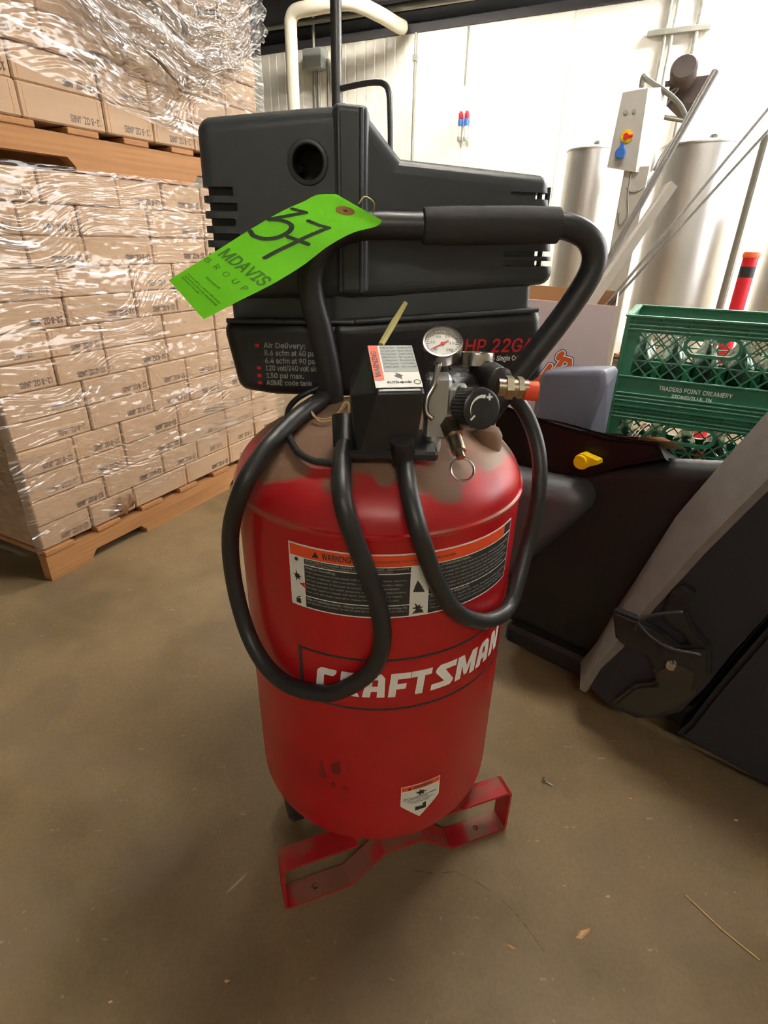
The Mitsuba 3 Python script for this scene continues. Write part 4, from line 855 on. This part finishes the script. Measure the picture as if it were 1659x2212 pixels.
add(CB, 'socket', cat(disc(-.374, 2.999, 1.358, .021, .03), hull([(-.388, 2.985, 1.365), (-.36, 2.985, 1.365), (-.378, 2.985, 1.396), (-.37, 2.985, 1.396), (-.388, 2.999, 1.365), (-.36, 2.999, 1.365), (-.378, 2.999, 1.396), (-.37, 2.999, 1.396)])), 'mat_blue', 30, M=ROOM)
add(CB, 'button', cat(disc(-.383, 2.999, 1.505, .008, .006), disc(-.35, 2.999, 1.507, .008, .006)), 'mat_grey_box', 30, M=ROOM)
add(CB, 'post', bxx(-.350, -.245, 3.02, 3.07, 0, 1.31, .004), 'mat_ctrl', False, M=ROOM)
add(CB, 'conduit', cat(tube(smooth_path([(-.346, 3.06, 1.60), (-.346, 3.06, 1.635), (-.33, 3.06, 1.625), (-.22, 3.1, 1.565), (-.162, 3.12, 1.51), (-.15, 3.12, 1.46), (-.20, 3.12, 1.38), (-.23, 3.1, 1.30)], 6), .010, 10), tube(smooth_path([(-.335, 3.03, 1.29), (-.335, 3.03, 1.25), (-.31, 3.02, 1.215), (-.27, 3.02, 1.22), (-.23, 3.04, 1.27), (-.20, 3.08, 1.36)], 6), .006, 8), tube(smooth_path([(-.32, 3.02, 1.29), (-.315, 3.01, 1.2), (-.30, 3.01, 1.12), (-.325, 3.01, 1.08), (-.34, 3.01, 1.13)], 6), .0035, 6)), 'mat_conduit', True, M=ROOM)
# mixer motor on wall pipes
MO = thing('mixer_motor', 'dark brown motor hanging beside the control box', 'motor')
add(MO, 'drum', rot(lathe([(0, -.06), (.05, -.06), (.056, -.05), (.056, .03), (.048, .04), (0, .045)], 28), 70, [1, 0, 0]).apply_translation((-.215, 3.4, 1.71)), 'mat_motor', 35, M=ROOM)
add(MO, 'gear_case', hull([(-.29, 3.44, 1.69), (-.10, 3.44, 1.70), (-.10, 3.50, 1.70), (-.28, 3.5, 1.69), (-.27, 3.44, 1.60), (-.13, 3.44, 1.60), (-.19, 3.46, 1.54), (-.17, 3.5, 1.54)]), 'mat_motor', False, M=ROOM)
add(MO, 'bracket', cat(rod((-.29, 3.42, 1.62), (-.22, 3.40, 1.66), .006, 6), rod((-.29, 3.42, 1.55), (-.22, 3.40, 1.66), .006, 6), rod((-.30, 3.46, 1.56), (-.15, 3.46, 1.53), .01, 8)), 'mat_conduit', True, M=ROOM)
def wpipe(n0, z0, n1_, z1, e, r_): return rod((n0, e, z0), (n1_, e, z1), r_, 10)
WP = thing('wall_pipes', 'thin pale pipes with a cross rail on the white wall above the motor', 'pipe')
e_ = WD - .05
for n_, r_ in ((-.565, .012), (-.515, .012), (-.342, .017)):
    add(WP, 'pipe', rod((n_, e_, 1.6), (n_, e_, CZ), r_, 10), 'mat_conduit', True, M=ROOM)
add(WP, 'rail', bxx(-.70, -.25, e_ - .02, e_ + .02, 2.49, 2.53, .004), 'mat_conduit', False, M=ROOM)
CP = thing('wall_conduit', 'thin grey conduit running down the white wall with a small clamp', 'conduit')
add(CP, 'pipe', rod((-2.735, WD - .04, 1.2), (-2.735, WD - .04, WTOP), .011, 10), 'mat_conduit', True, M=ROOM)
add(CP, 'clamp', bxx(-2.755, -2.715, WD - .06, WD - .02, 2.52, 2.57, .004), 'mat_conduit', False, M=ROOM)
single('wall_conduit', rod((-2.225, WD - .035, 2.3), (-2.225, WD - .035, WTOP), .006, 8), 'mat_conduit', 'short thin conduit high on the white wall, right of the clamped one', 'conduit', M=ROOM)
for i, (n_, lab) in enumerate(((-2.235, 'left of two red and blue wall valves on the white wall'), (-2.175, 'right of two red and blue wall valves on the white wall'))):
    VV = thing('wall_valve', lab, 'valve')
    add(VV, 'red_cap', lathe([(0, 0), (.018, 0), (.022, .03), (.012, .055), (0, .055)], 14, (n_, WD - .05, 2.045)), 'mat_red', 30, M=ROOM)
    add(VV, 'blue_body', lathe([(0, 0), (.018, 0), (.022, .03), (.02, .055), (0, .055)], 14, (n_, WD - .05, 1.985)), 'mat_blue', 30, M=ROOM)
    add(VV, 'drop_tube', rod((n_, WD - .05, 1.90), (n_, WD - .05, 1.99), .014, 10), 'mat_white', True, M=ROOM)
    add(VV, 'end_fitting', lathe([(0, 0), (.018, 0), (.022, .02), (.018, .035), (0, .035)], 14, (n_, WD - .05, 1.865)), 'mat_grey_box', 30, M=ROOM)
k4 = 5.4 / 4.6
def s4(n, z, k_=k4): return (n * k_, 4.6 * k_, 1 + (z - 1) * k_)
single('cream_pipe', tube(smooth_path([(-3.76, 5.4, 1.2), (-3.755, 5.4, 1.8), (-3.752, 5.4, 2.4), (-3.75, 5.4, 2.72), (-3.74, 5.4, 2.80), (-3.68, 5.4, 2.845), (-3.5, 5.4, 2.85), (-3.3, 5.4, 2.85), (-3.1, 5.42, 2.84), (-2.95, 5.6, 2.80), (-2.87, 5.8, 2.77), (-2.85, 5.92, 2.77)], 6), .058, 18), 'mat_pipe_cream', 'thick cream pipe rising by the wall and bending to the right under the ceiling', 'pipe', smooth=True, M=ROOM)
BP = thing('black_pipe', 'black upright pipe with a bent side branch behind the motor cover', 'pipe')
add(BP, 'upright', rod((-2.175, 3.6, .0), (-2.175, 3.6, CZ), .034, 16), 'mat_pipe_black', True, M=ROOM)
add(BP, 'branch', tube(smooth_path([(-2.16, 3.6, 1.828), (-2.05, 3.6, 1.838), (-1.93, 3.6, 1.843), (-1.85, 3.6, 1.83), (-1.815, 3.6, 1.78), (-1.806, 3.6, 1.68), (-1.80, 3.6, 1.55), (-1.80, 3.6, 1.3)], 6), .017, 12), 'mat_pipe_black', True, M=ROOM)
EB = thing('electrical_box', 'small grey electrical box with conduits on the white wall by the cream pipe', 'electrical box')
add(EB, 'box', bxx(-3.93, -3.71, WD - .16, WD - .02, 2.535, 2.70, .006), 'mat_grey_box', False, M=ROOM)
for n_ in (-3.86, -3.81, -3.69, -3.63): add(EB, 'conduit', rod((n_, WD - .06, 1.2), (n_, WD - .06, 2.54 if n_ < -3.7 else 2.62), .016, 8), 'mat_conduit', True, M=ROOM)
add(EB, 'riser', rod((-3.84, WD - .08, 2.69), (-3.84, WD - .08, CZ), .016, 8), 'mat_conduit', True, M=ROOM)
CPP = thing('ceiling_pipe', 'pale pipe running along under the dark ceiling', 'pipe')
add(CPP, 'pipe', rod((-4.6, 5.85, 2.91), (2.2, 5.85, 2.84), .024, 12), 'mat_conduit', True, M=ROOM)
single('ceiling_duct', bxx(-5.8, 2.2, 5.94, 6.08, 2.97, 3.2, .02), 'mat_steelwork', 'dark duct running along above the white wall', 'duct', M=ROOM)
RB = thing('red_post', 'red and black banded post with an orange cap behind the crates', 'post')
pe = lambda z0, z1, r_, m, nm: add(RB, nm, lathe([(0, z0), (r_, z0), (r_, z1), (0, z1)], 22, (.262, 3.5, 0)), m, 30, M=ROOM)
pe(0, .865, .034, 'mat_red', 'lower_band'); pe(.865, .915, .0345, 'mat_rubber', 'black_band'); pe(.915, .955, .034, 'mat_red', 'upper_band')
add(RB, 'cap', lathe([(0, .955), (.038, .955), (.04, .965), (.036, .98), (0, .985)], 22, (.262, 3.5, 0)), 'mat_orange_print', 40, M=ROOM)
single('standing_pipe', rod((.20, 3.75, 0), (.20, 3.75, 1.5), .02, 12), 'mat_conduit', 'pale upright pipe left of the red banded post', 'pipe', M=ROOM)
# low wooden pallet and a white roll by the vessels
WPl = thing('low_pallet', 'old brown wooden pallet on the floor left of the green crates', 'pallet')
for i in range(5): add(WPl, 'board', bxx(-.63, .10, 5.35 + i * .13, 5.45 + i * .13, .11, .13), 'mat_wood_old', False, M=ROOM)
for n_ in (-.62, -.30, .02): add(WPl, 'block', bxx(n_, n_ + .07, 5.35, 5.97, 0, .11), 'mat_wood_old', False, M=ROOM)
single('white_roll', rot(lathe([(0, 0), (.05, 0), (.05, .09), (0, .09)], 20), 80, [1, 0, 0]).apply_translation((-.42, 5.42, .182)), 'mat_white', 'small white roll lying on the old wooden pallet', 'roll', M=ROOM)

# ---------------------------------------------------------------- litter on the floor
def chip(pts, zt, nm, lab, cat_, mat='mat_chip'):
    p = [(x, y, .0005) for x, y in pts] + [((x + sum(q[0] for q in pts) / len(pts)) / 2, (y + sum(q[1] for q in pts) / len(pts)) / 2, zt) for x, y in pts]
    return single(nm, hull(p), mat, lab, cat_, smooth=False)
SCW = thing('screw', 'small steel screw lying on the floor right of the compressor', 'screw')
add(SCW, 'shank', rod((.346, .7725, .0032), (.358, .7655, .0022), .0018, 8), 'mat_chrome', True)
add(SCW, 'head', lathe([(0, 0), (.0045, 0), (.0048, .001), (.0035, .0035), (0, .0038)], 14, (.3465, .7722, .0042), (-.86, .5, .1)), 'mat_chrome', 40)
add(SCW, 'washer', lathe([(0, 0), (.0055, 0), (.0055, .0014), (0, .0014)], 16, (.341, .7745, .0056), (-.86, .5, .1)), 'mat_black', 40, label='dark rubber washer')
chip([(.322, .490), (.331, .501), (.353, .506), (.346, .498), (.331, .488)], .004, 'wood_chip', 'larger pale wood chip on the floor in front of the dark machine', 'wood chip')
chip([(.206, .4785), (.214, .479), (.225, .473), (.216, .4715)], .003, 'wood_chip', 'thin sliver of wood on the floor in front of the compressor', 'wood chip')
single('straw', tube([(.531, .558, .0016), (.548, .531, .0022), (.566, .505, .002), (.602, .464, .0016)], .0013, 6), 'mat_straw', 'long thin straw lying on the floor at the right edge', 'straw', smooth=True)
for x_, y_, w_, l_ in ((.327, .569, .004, 'straight below the screw'), (.397, .553, .005, 'behind the larger wood chip'), (.509, .74, .004, 'right of the screw'), (.698, .698, .006, 'at the edge of the dark machine'), (-.383, .395, .004, 'near the bottom left corner of the photo'), (-.221, .423, .005, 'in front of the left foot of the compressor')):
    k_ = chip([(x_ - w_, y_), (x_, y_ + w_ * .6), (x_ + w_, y_ + .001), (x_, y_ - w_ * .5)], .0022, 'debris_crumb', 'tiny pale crumb on the floor ' + l_, 'debris', 'mat_chip'); labels[k_]['group'] = 'crumbs scattered on the floor'
